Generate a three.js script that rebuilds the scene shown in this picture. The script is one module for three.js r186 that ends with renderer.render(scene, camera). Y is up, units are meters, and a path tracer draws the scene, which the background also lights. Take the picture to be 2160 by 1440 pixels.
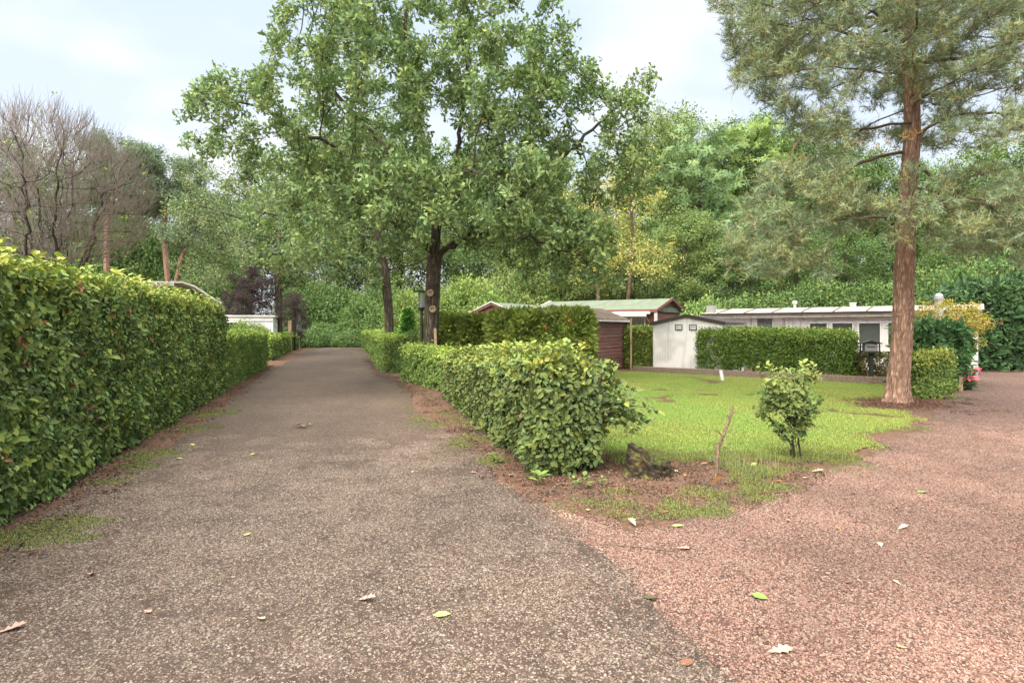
import * as THREE from 'three';
import { mergeGeometries } from 'three/addons/utils/BufferGeometryUtils.js';

// ------------------------------------------------------------------ camera, sky, sun, exposure
const F = 1250, HZ = 692, EYE = 1.5;                       // focal length and horizon row in photo pixels, eye height in metres
const scene = new THREE.Scene();
const camera = new THREE.PerspectiveCamera(2 * Math.atan(720 / F) * 180 / Math.PI, 1.5, 0.1, 600);
camera.position.set(0, EYE, 0);
camera.lookAt(0, EYE, -10);
camera.setViewOffset(2160, 1440, 0, 720 - HZ, 2160, 1440);
const renderer = new THREE.WebGLRenderer({ antialias: true });
renderer.toneMapping = THREE.LinearToneMapping;
renderer.toneMappingExposure = 2.2;
renderer.shadowMap.enabled = true;

function mulberry(a) { return () => { a |= 0; a = a + 0x6D2B79F5 | 0; let t = Math.imul(a ^ a >>> 15, 1 | a); t = t + Math.imul(t ^ t >>> 7, 61 | t) ^ t; return ((t ^ t >>> 14) >>> 0) / 4294967296; }; }
const hash = (x, y, z) => { let h = Math.imul(x | 0, 374761393) + Math.imul(y | 0, 668265263) + Math.imul(z | 0, 2147483647 ^ 0x5bd1e995) | 0; h = Math.imul(h ^ h >>> 13, 1274126177); return ((h ^ h >>> 16) >>> 0) / 4294967296; };
const sm = (t) => t * t * (3 - 2 * t), lerp = (a, b, t) => a + (b - a) * t, clamp = (x, a, b) => Math.max(a, Math.min(b, x));
function noise3(x, y, z) {
  const i = Math.floor(x), j = Math.floor(y), k = Math.floor(z), u = sm(x - i), v = sm(y - j), w = sm(z - k);
  const c = (a, b) => lerp(hash(i, j + a, k + b), hash(i + 1, j + a, k + b), u);
  return lerp(lerp(c(0, 0), c(1, 0), v), lerp(c(0, 1), c(1, 1), v), w);
}
const fbm = (x, y, z, o = 4) => { let s = 0, a = 0.5, n = 0; for (let q = 0; q < o; q++) { s += a * noise3(x, y, z); n += a; a *= 0.5; x *= 2.03; y *= 2.03; z *= 2.03; } return s / n; };

{ // a pale, thinly clouded sky, one fabric all round
  const W = 1024, H = 512, data = new Float32Array(W * H * 4);
  for (let r = 0; r < H; r++) for (let c = 0; c < W; c++) {
    const up = ((r + 0.5) / H - 0.5) * Math.PI, az = ((c + 0.5) / W - 0.5) * 2 * Math.PI;
    const x = Math.cos(az) * Math.cos(up), y = Math.sin(up), z = Math.sin(az) * Math.cos(up);
    const k = clamp(y, 0, 1) ** 0.55, q = 1.7 / (Math.abs(y) + 0.22);
    const cl = clamp((fbm(x * q * 1.25 + 7.3, y * 2, z * q * 1.25 + 2.1, 6) - 0.44) * 3.6, 0, 1);
    const base = [lerp(0.72, 0.46, k), lerp(0.76, 0.58, k), lerp(0.81, 0.77, k)], o = (r * W + c) * 4;
    for (let n = 0; n < 3; n++) data[o + n] = lerp(base[n], [0.82, 0.83, 0.85][n], cl * 0.85) * 0.66;
    data[o + 3] = 1;
  }
  const sky = new THREE.DataTexture(data, W, H, THREE.RGBAFormat, THREE.FloatType);
  sky.mapping = THREE.EquirectangularReflectionMapping; sky.magFilter = THREE.LinearFilter; sky.needsUpdate = true;
  scene.background = sky; scene.environment = sky;
}
const sun = new THREE.DirectionalLight(0xfff3e2, 5);       // sun behind thin cloud: a broad, soft source high on the left
sun.position.set(-13, 44, 6); sun.target.position.set(0, 0, -14);
sun.castShadow = true; sun.shadow.radius = 165;
sun.shadow.mapSize.set(2048, 2048);
Object.assign(sun.shadow.camera, { left: -50, right: 50, top: 50, bottom: -50, near: 1, far: 150 });
scene.add(sun, sun.target);

// ------------------------------------------------------------------ helpers
const V3 = THREE.Vector3;
const gp = (px, py) => { const d = EYE * F / (py - HZ); return [(px - 1080) / F * d, -d]; };      // photo pixel on the ground -> x, z
const at = (px, py, d) => new V3((px - 1080) / F * d, EYE + (HZ - py) / F * d, -d);               // photo pixel at a distance -> point
const xAt = (px, d) => (px - 1080) / F * d;
const taken = new Map();
function numbered(n) { const k = taken.get(n) || 0; taken.set(n, k + 1); return k ? n + '_' + String(k).padStart(3, '0') : n; }
function shade(o) { o.traverse((m) => { if (m.isMesh) { m.castShadow = true; m.receiveShadow = true; } }); return o; }
function thing(name, label, category, x = 0, y = 0, z = 0, turn = 0, group) {
  const o = new THREE.Group(); o.name = numbered(name); o.position.set(x, y, z); o.rotation.y = turn;
  o.userData = { label, category }; if (group) o.userData.group = group;
  scene.add(o); return o;
}
function part(parent, name, geo, mat, label) { const m = new THREE.Mesh(geo, mat); m.name = name; if (label) m.userData.label = label; m.castShadow = m.receiveShadow = true; parent.add(m); return m; }
function struct(name, geo, mat) { const m = part(scene, numbered(name), geo, mat); m.userData.kind = 'structure'; return m; }
function bx(w, h, d, x = 0, y = 0, z = 0) {                   // box with its centre at x, z and its foot at y; uv in metres
  const g = new THREE.BoxGeometry(w, h, d); const p = g.attributes.position, n = g.attributes.normal, u = g.attributes.uv;
  for (let i = 0; i < p.count; i++) { const ax = Math.abs(n.getX(i)), ay = Math.abs(n.getY(i)); if (ax > .5) u.setXY(i, p.getZ(i), p.getY(i)); else if (ay > .5) u.setXY(i, p.getX(i), p.getZ(i)); else u.setXY(i, p.getX(i), p.getY(i)); }
  g.translate(x, y + h / 2, z); return g;
}
const cyl = (r0, r1, h, x, y, z, s = 12) => { const g = new THREE.CylinderGeometry(r1, r0, h, s); g.translate(x, y + h / 2, z); return g; };
const merge = (l) => mergeGeometries(l.map((g) => { const n = g.index ? g.toNonIndexed() : g; return n; }));
function prism(poly, depth) { // poly [[x,y]..] extruded along -z from 0
  const s = new THREE.Shape(poly.map(([x, y]) => new THREE.Vector2(x, y))); const g = new THREE.ExtrudeGeometry(s, { depth, bevelEnabled: false }); g.translate(0, 0, -depth); return g;
}
function tex(w, h, fn, rx = 1, ry = 1, srgb = true) {
  const d = new Uint8Array(w * h * 4);
  for (let j = 0; j < h; j++) for (let i = 0; i < w; i++) { const c = fn(i, j), o = (j * w + i) * 4; d[o] = clamp(c[0], 0, 255); d[o + 1] = clamp(c[1], 0, 255); d[o + 2] = clamp(c[2], 0, 255); d[o + 3] = 255; }
  return dtex(d, w, h, rx, ry, srgb);
}
function dtex(d, w, h, rx, ry, srgb) {
  const t = new THREE.DataTexture(d, w, h); t.wrapS = t.wrapT = THREE.RepeatWrapping; t.magFilter = THREE.LinearFilter; t.minFilter = THREE.LinearMipmapLinearFilter; t.generateMipmaps = true;
  t.repeat.set(rx, ry); if (srgb) t.colorSpace = THREE.SRGBColorSpace; t.needsUpdate = true; return t;
}
const L2S = (v) => 255 * (v <= 0.0031308 ? 12.92 * v : 1.055 * v ** (1 / 2.4) - 0.055);
const std = (o) => new THREE.MeshStandardMaterial({ roughness: 0.85, ...o });
const rgb = (r, g, b) => new THREE.Color().setRGB(r, g, b);
const inPoly = (poly, x, z) => { let c = false; for (let i = 0, j = poly.length - 1; i < poly.length; j = i++) { const [xi, zi] = poly[i], [xj, zj] = poly[j]; if ((zi > z) !== (zj > z) && x < (xj - xi) * (z - zi) / (zj - zi) + xi) c = !c; } return c; };

// a bag of flat triangles with a colour each: leaves, needles, stones
class Bag {
  constructor() { this.p = []; this.c = []; }
  tri(a, b, c, k) { this.p.push(a[0], a[1], a[2], b[0], b[1], b[2], c[0], c[1], c[2]); for (let i = 0; i < 3; i++) this.c.push(k[0], k[1], k[2]); }
  build() { const g = new THREE.BufferGeometry(); g.setAttribute('position', new THREE.Float32BufferAttribute(this.p, 3)); g.setAttribute('color', new THREE.Float32BufferAttribute(this.c, 3)); g.computeVertexNormals(); return g; }
}
const LEAF = {
  ovate: [[0, 0], [.3, .29], [.68, .26], [1, 0]],
  simple: [[0, 0], [.45, .3], [1, 0]],
  long: [[0, 0], [.3, .17], [.7, .15], [1, 0]],
  oak: [[0, .015], [.16, .10], [.27, .07], [.42, .23], [.53, .12], [.7, .30], [.8, .16], [1, .04]],
};
const tmpM = new THREE.Matrix4(), tX = new V3(), tY = new V3(), tZ = new V3(), tP = new V3();
// one leaf: foot p, tip direction t, face direction n, length s
function leaf(bag, p, t, n, s, shape, col, fold = 0.25, arch = 0.15, wide = 1) {
  tY.copy(t).normalize(); tX.crossVectors(tY, n).normalize(); tZ.crossVectors(tX, tY);
  const P = (u, w) => { const lift = (Math.abs(w) * fold * 1.6 - arch * u * u) * s, a = u * s, b = w * s * wide; return [p.x + tY.x * a + tX.x * b + tZ.x * lift, p.y + tY.y * a + tX.y * b + tZ.y * lift, p.z + tY.z * a + tX.z * b + tZ.z * lift]; };
  for (let i = 0; i < shape.length - 1; i++) {
    const [u0, w0] = shape[i], [u1, w1] = shape[i + 1], a = P(u0, 0), b = P(u1, 0);
    for (const sg of [1, -1]) {
      const l0 = P(u0, w0 * sg), l1 = P(u1, w1 * sg);
      if (w1 > 0.001) sg > 0 ? bag.tri(a, l1, b, col) : bag.tri(a, b, l1, col);
      if (w0 > 0.001) sg > 0 ? bag.tri(a, l0, w1 > 0.001 ? l1 : b, col) : bag.tri(a, w1 > 0.001 ? l1 : b, l0, col);
    }
  }
}
function rdir(R) { const z = R() * 2 - 1, a = R() * 6.2832, q = Math.sqrt(1 - z * z); return new V3(q * Math.cos(a), z, q * Math.sin(a)); }
function vary(R, c, v = 0.2, y = 0.12) { const k = 1 + (R() - .5) * 2 * v, s = 1 + (R() - .5) * 2 * y; return [c[0] * k * s, c[1] * k, c[2] * k / s]; }
// a spray of leaves whose outward direction is +y
function spray({ n, rx, ry, size, shape, face = 0.5, cols, seed, fold, arch, wide, stem, v = 0.2 }) {
  const R = mulberry(seed), b = new Bag();
  for (let i = 0; i < n; i++) {
    const a = R() * 6.2832, q = Math.sqrt(R()), p = new V3(Math.cos(a) * q * rx, (R() - .5) * 2 * ry, Math.sin(a) * q * rx);
    const nn = rdir(R).multiplyScalar(1 - face).add(new V3(0, face, 0)).normalize();
    const t = rdir(R); t.addScaledVector(nn, -t.dot(nn)).normalize(); t.addScaledVector(p, 0.6 / rx).normalize(); t.addScaledVector(nn, -t.dot(nn)).normalize();
    leaf(b, p, t, nn, size * (0.5 + R() * .8), shape, vary(R, cols[i % cols.length], v), fold, arch, wide);
  }
  if (stem) for (let i = 0; i < 3; i++) { const a = R() * 6.28, e = [Math.cos(a) * rx, ry * (R() - .3), Math.sin(a) * rx]; b.tri([0, -ry - rx * .5, 0], [0.006, -ry - rx * .5, 0.004], e, stem); b.tri([0, -ry - rx * .5, 0.004], [-0.004, -ry - rx * .5, -0.006], e, stem); }
  return b.build();
}
const leafMat = (o = {}) => new THREE.MeshPhysicalMaterial({ color: 0xffffff, vertexColors: true, roughness: 0.9, transmission: 0.3, thickness: 0, side: THREE.DoubleSide, ...o });
const M = {
  leaf: new THREE.MeshStandardMaterial({ color: 0xffffff, vertexColors: true, roughness: 0.85, side: THREE.DoubleSide }), thin: leafMat(), gloss: leafMat({ clearcoat: 0.22, clearcoatRoughness: 0.42, transmission: 0.22 }), needle: new THREE.MeshStandardMaterial({ color: 0xffffff, vertexColors: true, roughness: 0.8, side: THREE.DoubleSide }),
  stone: new THREE.MeshStandardMaterial({ vertexColors: true, roughness: 0.8 }), dry: new THREE.MeshStandardMaterial({ color: 0xffffff, vertexColors: true, roughness: 1, side: THREE.DoubleSide }),
};
const up = new V3(0, 1, 0), GK = 1.9;                   // GK: one knob for the reflectance of living leaves
// list of [point, outward direction, size, colour] -> one InstancedMesh under parent
function scatter(parent, name, geo, mat, list, R, label) {
  const im = new THREE.InstancedMesh(geo, mat, list.length); im.name = name; im.userData.kind = 'stuff'; if (label) im.userData.label = label;
  const gk = [M.leaf, M.thin, M.gloss, M.needle].includes(mat) ? GK : 1, q = new THREE.Quaternion(), q2 = new THREE.Quaternion(), s = new V3(), col = new THREE.Color();
  list.forEach(([p, d, k, c], i) => {
    q.setFromUnitVectors(up, d); q2.setFromAxisAngle(up, R() * 6.2832); q.multiply(q2);
    im.setMatrixAt(i, tmpM.compose(p, q, s.set(k, k, k))); col.setRGB(c[0] * gk, c[1] * gk, c[2] * gk); im.setColorAt(i, col);
  });
  im.castShadow = im.receiveShadow = true; parent.add(im); return im;
}
// tubes with uv, indexed
class Tubes {
  constructor() { this.p = []; this.u = []; this.i = []; }
  tube(pts, rad, seg, vs = 1) {
    const base = this.p.length / 3, n = pts.length; let len = 0; const N = new V3(0.31, 0.2, 0.93), T = new V3(), B = new V3();
    for (let a = 0; a < n; a++) {
      T.copy(pts[Math.min(n - 1, a + 1)]).sub(pts[Math.max(0, a - 1)]).normalize(); N.addScaledVector(T, -N.dot(T)); if (N.lengthSq() < 1e-6) N.set(T.y, -T.x, 0.1); N.normalize(); B.crossVectors(T, N);
      if (a) len += pts[a].distanceTo(pts[a - 1]);
      for (let k = 0; k <= seg; k++) { const w = k / seg * 6.28318, c = Math.cos(w) * rad[a], s = Math.sin(w) * rad[a]; this.p.push(pts[a].x + N.x * c + B.x * s, pts[a].y + N.y * c + B.y * s, pts[a].z + N.z * c + B.z * s); this.u.push(k / seg, len * vs); }
    }
    for (let a = 0; a < n - 1; a++) for (let k = 0; k < seg; k++) { const o = base + a * (seg + 1) + k, w = o + seg + 1; this.i.push(o, o + 1, w, w, o + 1, w + 1); }
  }
  build() { const g = new THREE.BufferGeometry(); g.setAttribute('position', new THREE.Float32BufferAttribute(this.p, 3)); g.setAttribute('uv', new THREE.Float32BufferAttribute(this.u, 2)); g.setIndex(this.i); g.computeVertexNormals(); return g; }
}
// limbs grown towards points of the crown (space colonisation)
function grow({ trunk, arms = [], goals, step, reach = 9, kill, rTip, rBase, max = 6000, seed = 1, lift = 0.05, wob = 0.15 }) {
  const R = mulberry(seed), nodes = [], add = (p, par) => { nodes.push({ p, par, kids: [], acc: null, cnt: 0 }); if (par >= 0) nodes[par].kids.push(nodes.length - 1); return nodes.length - 1; };
  let last = -1;
  for (let i = 0; i < trunk.length; i++) {
    if (!i) { last = add(trunk[0].clone(), -1); continue; }
    const L = trunk[i].distanceTo(trunk[i - 1]), m = Math.max(1, Math.round(L / step)); for (let k = 1; k <= m; k++) last = add(trunk[i - 1].clone().lerp(trunk[i], k / m), last);
  }
  for (const arm of arms) { // main limbs drawn from the photograph, rooted on the nearest node
    let prev = 0; nodes.forEach((n, i) => { if (n.p.distanceToSquared(arm[0]) < nodes[prev].p.distanceToSquared(arm[0])) prev = i; });
    let a = nodes[prev].p; for (let i = 1; i < arm.length; i++) { const L = a.distanceTo(arm[i]), m = Math.max(1, Math.round(L / step)); for (let k = 1; k <= m; k++) prev = add(a.clone().lerp(arm[i], k / m).add(new V3((R() - .5) * .12, (R() - .5) * .12, (R() - .5) * .12)), prev); a = arm[i]; }
  }
  const nT = nodes.length, from = arms.length ? 0 : Math.floor(nT * 0.45); let act = goals.map((p) => ({ p, n: -1, d: 1e9 }));
  const look = (a, s, e) => { for (let n = s; n < e; n++) { const d = a.p.distanceToSquared(nodes[n].p); if (d < a.d) { a.d = d; a.n = n; } } };
  act.forEach((a) => look(a, from, nT));
  for (let it = 0; it < 200 && act.length && nodes.length < max; it++) {
    const touched = [];
    for (const a of act) { if (a.d > reach * reach) continue; const nd = nodes[a.n]; if (!nd.cnt) { nd.acc = new V3(); touched.push(a.n); } nd.acc.add(tP.copy(a.p).sub(nd.p).normalize()); nd.cnt++; }
    if (!touched.length) break;
    const s = nodes.length;
    for (const n of touched) {
      const nd = nodes[n], d = nd.acc.normalize(); if (nd.kids.length > 3) { nd.cnt = 0; continue; }
      d.x += (R() - .5) * 2 * wob; d.y += (R() - .5) * 2 * wob + lift; d.z += (R() - .5) * 2 * wob;
      if (nd.par >= 0) d.addScaledVector(tP.copy(nd.p).sub(nodes[nd.par].p).normalize(), n < nT ? 0 : 0.55);
      add(nd.p.clone().addScaledVector(d.normalize(), step), n); nd.cnt = 0;
    }
    if (nodes.length === s) break;
    act.forEach((a) => look(a, s, nodes.length)); act = act.filter((a) => a.d > kill * kill);
  }
  const E = 2.2; for (let n = nodes.length - 1; n >= 0; n--) { const nd = nodes[n]; nd.r = nd.kids.length ? Math.pow(nd.kids.reduce((t, k) => t + Math.pow(nodes[k].r, E), 0), 1 / E) : rTip; }
  const K = Math.log(rBase / rTip) / Math.log(nodes[0].r / rTip); nodes.forEach((nd) => { nd.r = rTip * Math.pow(nd.r / rTip, K); });
  return { nodes, nT };
}
function limbs({ nodes }, { skipTrunk = 0, vs = 1, thin = 0 } = {}) {
  const T = new Tubes(), start = [[0, -1]];
  while (start.length) {
    let [n, par] = start.pop(); const pts = [], rad = []; let top = n;
    if (par >= 0) { pts.push(nodes[par].p); rad.push(Math.min(nodes[par].r, nodes[n].r * 1.25)); }
    for (;;) { pts.push(nodes[n].p); rad.push(nodes[n].r); const k = nodes[n].kids; if (!k.length) break; let b = k[0]; for (const q of k) if (nodes[q].r > nodes[b].r) b = q; for (const q of k) if (q !== b) start.push([q, n]); n = b; }
    if (par < 0 && skipTrunk) { pts.splice(0, skipTrunk); rad.splice(0, skipTrunk); }
    rad[rad.length - 1] *= 0.4;
    const r0 = rad[0]; if (pts.length > 1 && r0 > thin) T.tube(pts, rad, r0 > .08 ? 10 : r0 > .03 ? 6 : r0 > .012 ? 4 : 3, vs);
  }
  return T.build();
}
function goalsIn(ells, n, seed, { gap = 0.46, fr = 0.5, shell = 0.5 } = {}) {
  const R = mulberry(seed), out = []; let vol = 0; const vols = ells.map((e) => vol += e[1][0] * e[1][1] * e[1][2]);
  for (let t = 0; out.length < n && t < n * 30; t++) {
    const v = R() * vol, e = ells[vols.findIndex((q) => q >= v)], d = rdir(R).multiplyScalar(Math.pow(R(), 1 / (3 + shell * 4)));
    const p = new V3(e[0].x + d.x * e[1][0], e[0].y + d.y * e[1][1], e[0].z + d.z * e[1][2]);
    if (noise3(p.x * fr + seed, p.y * fr * 1.25, p.z * fr) > gap) out.push(p);
  }
  return out;
}
// leaf sprays on the thin ends of a grown tree
function crownOf(t, { rMax, per, spread, cols, seed, size = [0.8, 1.3], out = 0.5, v = 0.15 }) {
  const R = mulberry(seed), list = [];
  t.nodes.forEach((nd, i) => {
    if (i < t.nT || nd.r > rMax) return;
    const dir = nd.p.clone().sub(t.nodes[nd.par].p).normalize();
    const m = Math.floor(per + R()); for (let k = 0; k < m; k++) {
      const p = nd.p.clone().add(rdir(R).multiplyScalar(spread * R())), d = rdir(R).multiplyScalar(1 - out).addScaledVector(dir, out * .6); d.y += out * .6; d.normalize();
      list.push([p, d, lerp(size[0], size[1], R()), vary(R, cols[Math.floor(R() * cols.length)], v, 0.08)]);
    }
  });
  return [list, R];
}
console.log('helpers ready');

// ------------------------------------------------------------------ ground textures
function stones(S, metres, n, r0, r1, base, cols, seed, jit = 12, squash = 0.7) { // stones strewn on a tile: colour and height
  const R = mulberry(seed), col = new Uint8Array(S * S * 4), hgt = new Uint8Array(S * S * 4), k = S / metres;
  for (let j = 0; j < S; j++) for (let i = 0; i < S; i++) { const o = (j * S + i) * 4, q = (hash(i, j, seed) - .5) * 40 + (noise3(i * .06, j * .06, seed) - .5) * 30; for (let c = 0; c < 3; c++) col[o + c] = clamp(base[c] + q, 0, 255); col[o + 3] = hgt[o + 3] = 255; const b = 60 + hash(i, j, seed + 3) * 50; hgt[o] = hgt[o + 1] = hgt[o + 2] = b; }
  for (let s = 0; s < n; s++) {
    const x = R() * S, y = R() * S, r = lerp(r0, r1, R() * R()) * k, a = R() * 3.14, sq = lerp(squash, 1, R()), ca = Math.cos(a), sa = Math.sin(a), c = cols[Math.floor(R() * cols.length)], q = (R() - .5) * 2 * jit, m = Math.ceil(r);
    for (let dy = -m; dy <= m; dy++) for (let dx = -m; dx <= m; dx++) {
      const u = (dx * ca + dy * sa) / r, v = (-dx * sa + dy * ca) / (r * sq), e = u * u + v * v + (hash(x + dx, y + dy, 5) - .5) * .25; if (e > 1) continue;
      const o = (((Math.floor(y + dy) % S + S) % S) * S + (Math.floor(x + dx) % S + S) % S) * 4, g = (hash(dx + s, dy, 9) - .5) * 14;
      for (let w = 0; w < 3; w++) { col[o + w] = clamp(c[w] + q + g, 0, 255); hgt[o + w] = clamp(150 + 100 * Math.sqrt(Math.max(0, 1 - e)), 0, 255); }
    }
  }
  return [dtex(col, S, S, 1 / metres, 1 / metres, true), dtex(hgt, S, S, 1 / metres, 1 / metres, false)];
}
const [asphC, asphH] = stones(1024, 1.9, 17000, 0.003, 0.0085, [78, 66, 58], [[152, 136, 122], [128, 110, 98], [112, 94, 84], [170, 158, 144], [102, 84, 74], [140, 118, 104]], 11, 14);
const [gravC, gravH] = stones(1024, 1.9, 21000, 0.004, 0.010, [88, 66, 58], [[166, 128, 116], [148, 108, 98], [180, 146, 132], [130, 92, 82], [158, 118, 106], [190, 164, 150]], 23, 14);
const [soilC, soilH] = stones(1024, 2.3, 9000, 0.004, 0.016, [96, 74, 58], [[120, 92, 72], [138, 104, 82], [84, 62, 48], [150, 118, 96], [104, 70, 54], [128, 84, 66]], 37, 14, 0.35);
const [concC, concH] = stones(512, 0.7, 5200, 0.003, 0.008, [120, 108, 96], [[158, 142, 128], [138, 120, 106], [172, 160, 148], [112, 98, 88], [148, 126, 112]], 41, 12);
console.log('ground textures');
// a sheet between two edge curves, with a tint per vertex (worn and mossy patches)
function sheet(A, B, na, nb, y, tint) {
  const pos = [], uv = [], col = [], idx = [];
  for (let i = 0; i <= na; i++) for (let j = 0; j <= nb; j++) { const a = A(i / na), b = B(i / na), x = lerp(a[0], b[0], j / nb), z = lerp(a[1], b[1], j / nb), c = tint(x, z, j / nb); pos.push(x, y, z); uv.push(x, -z); col.push(c[0], c[1], c[2]); }
  for (let i = 0; i < na; i++) for (let j = 0; j < nb; j++) { const o = i * (nb + 1) + j, w = o + nb + 1; idx.push(o, o + 1, w, w, o + 1, w + 1); }
  const g = new THREE.BufferGeometry(); g.setAttribute('position', new THREE.Float32BufferAttribute(pos, 3)); g.setAttribute('uv', new THREE.Float32BufferAttribute(uv, 2)); g.setAttribute('color', new THREE.Float32BufferAttribute(col, 3)); g.setIndex(idx); g.computeVertexNormals();
  if (g.attributes.normal.getY(0) < 0) { for (let i = 0; i < idx.length; i += 3) [idx[i], idx[i + 1]] = [idx[i + 1], idx[i]]; g.setIndex(idx); g.computeVertexNormals(); }
  return g;
}
function along(pts) { // polyline by arc length, t 0..1
  const L = [0]; for (let i = 1; i < pts.length; i++) L.push(L[i - 1] + Math.hypot(pts[i][0] - pts[i - 1][0], pts[i][1] - pts[i - 1][1]));
  const T = L[L.length - 1]; return (t) => { const s = clamp(t, 0, 1) * T; let i = 1; while (i < pts.length - 1 && L[i] < s) i++; const k = (s - L[i - 1]) / (L[i] - L[i - 1]); return [lerp(pts[i - 1][0], pts[i][0], k), lerp(pts[i - 1][1], pts[i][1], k)]; };
}
// soil: everything under the rest, fine near the camera and reaching the horizon
{
  const g = new THREE.PlaneGeometry(700, 700, 1, 1); g.rotateX(-Math.PI / 2); const u = g.attributes.uv, p = g.attributes.position; for (let i = 0; i < 4; i++) u.setXY(i, p.getX(i), -p.getZ(i));
  struct('ground', g, std({ map: soilC, bumpMap: soilH, bumpScale: 0.008, roughness: 1 }));
}
// asphalt lane
const laneL = [[-2.2, 2], [-2.75, 0.2], [-3.0, -2.2], gp(0, 1165), gp(190, 1045), gp(380, 925), gp(475, 850), gp(560, 786), [-10.4, -28], [-13.2, -38], [-16.6, -50], [-18, -56]];
const laneR = [[1.75, 2], [1.35, -0.5], [1.0, -2.2], gp(1330, 1225), gp(1120, 1050), gp(990, 950), gp(900, 880), gp(848, 815), gp(800, 764), [-9.1, -37.5], [-12.3, -48.5], [-13.8, -55]];
const wob = (f, k, s) => (t) => { const [x, z] = f(t); return [x + (fbm(x * .7 + s, z * .7, s, 3) - .5) * k + (fbm(x * 5, z * 5, s, 2) - .5) * k * .35, z]; };
const laneA = wob(along(laneL), 0.35, 3), laneB = wob(along(laneR), 0.34, 8);
const lanePoly = []; for (let i = 0; i <= 60; i++) lanePoly.push(laneA(i / 60)); for (let i = 60; i >= 0; i--) lanePoly.push(laneB(i / 60));
const laneTint = (x, z, t) => { const a = fbm(x * .6, z * .35, 2, 4), b = fbm(x * 2.3, z * 2.3, 5, 3); const m = clamp((b - .58) * 7, 0, 1) * clamp((Math.abs(t - .5) - .36) * 9, 0, 1), w = 0.84 + (a - .5) * .6 + (b - .5) * .35 + (fbm(x * 9, z * 9, 6, 2) - .5) * .25; return [w * lerp(1, .78, m), w * lerp(.97, .95, m), w * lerp(.94, .5, m)]; };
struct('lane', sheet(laneA, laneB, 260, 44, 0.012, laneTint), std({ map: asphC, bumpMap: asphH, bumpScale: 0.006, color: rgb(.95, .94, .92), roughness: 0.66, vertexColors: true }));
// red gravel drive on the right
const driveIn = along([gp(1108, 1062), gp(1210, 1092), gp(1330, 1118), gp(1450, 1098), gp(1560, 1078), gp(1660, 1050), gp(1755, 1000), gp(1850, 948), gp(1950, 895), gp(1985, 848), gp(2040, 824), gp(2070, 800), [15.3, -21.4], [19, -21.6], [30, -22]]);
const driveOut = along([[-.3, -4.6], [.2, -3], [.6, -1.4], [1.0, 0.5], [1.2, 2], [4, 2.2], [8, 2], [12, 0], [16, -3], [22, -8], [30, -14], [34, -20]]);
const driveA = (t) => { const [x, z] = driveIn(t); return [x + (fbm(x * 2, z * 2, 4, 3) - .5) * .5, z + (fbm(x * 2, z * 2, 9, 3) - .5) * .45]; };
const sandy = (x, z) => clamp((1 - Math.hypot((x - .5 - (z + 4.7) * -.25) / .75, (z + 4.75) / .38)) * 2.2 + (fbm(x * 4, z * 4, 3, 3) - .5) * 2.2, 0, 1);   // bare sand by the lane corner
const drivePoly = []; for (let i = 0; i <= 60; i++) drivePoly.push(driveA(i / 60)); for (let i = 60; i >= 0; i--) drivePoly.push(driveOut(i / 60));
struct('gravel_drive', sheet(driveA, driveOut, 220, 40, 0.006, (x, z, t) => { const a = fbm(x * .5, z * .5, 7, 4), w = .92 + (a - .5) * .5, m = clamp((fbm(x * 3, z * 3, 1, 3) - .42 - t * 5) * 6, 0, 1), sd = sandy(x, z); return [lerp(w * lerp(1, .72, m), 1.3, sd), lerp(w * lerp(1, .86, m), 1.42, sd), lerp(w * lerp(1, .62, m), 1.22, sd)]; }), std({ map: gravC, bumpMap: gravH, bumpScale: 0.009, color: rgb(.94, 1.0, .98), roughness: 0.95, vertexColors: true }));
{ // side way that joins the lane on the left, between two hedges
  const a = along([gp(560, 775), [-14, -23.4], [-30, -19]]), b = along([gp(566, 763), [-14.5, -27], [-30, -24]]);
  struct('side_path', sheet(a, b, 20, 6, 0.008, () => [.95, .95, .95]), std({ map: gravC, bumpMap: gravH, bumpScale: 0.006, vertexColors: true }));
}
// lawn
const lawnPts = [[1.35, -6.9], gp(1290, 955), gp(1360, 948), gp(1450, 962), gp(1560, 952), gp(1660, 968), gp(1760, 958), gp(1842, 940), gp(1822, 915), gp(1880, 902), gp(1945, 886), gp(1900, 868), gp(1845, 858), gp(1850, 838), gp(1960, 838), gp(1990, 828), [10.4, -14.7], [9.95, -15.45], [4.3, -20.2], [1.2, -21], [-0.6, -17], [-1.1, -14.5]];
const lawnPoly = []; lawnPts.forEach((p, i) => { const q = lawnPts[(i + 1) % lawnPts.length], n = Math.max(1, Math.round(Math.hypot(q[0] - p[0], q[1] - p[1]) / .12)); for (let k = 0; k < n; k++) { const x = lerp(p[0], q[0], k / n), z = lerp(p[1], q[1], k / n); lawnPoly.push([x + (fbm(x * 4, z * 4, 1, 2) - .5) * .25, z + (fbm(x * 4, z * 4, 6, 2) - .5) * .25]); } });
{
  const s = new THREE.ShapeGeometry(new THREE.Shape(lawnPoly.map(([x, z]) => new THREE.Vector2(x, -z)))); s.rotateX(-Math.PI / 2); s.translate(0, 0.01, 0);
  struct('lawn', s, std({ map: soilC, bumpMap: soilH, bumpScale: 0.004, color: rgb(.75, .95, .45), roughness: 1 }));
}
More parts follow.
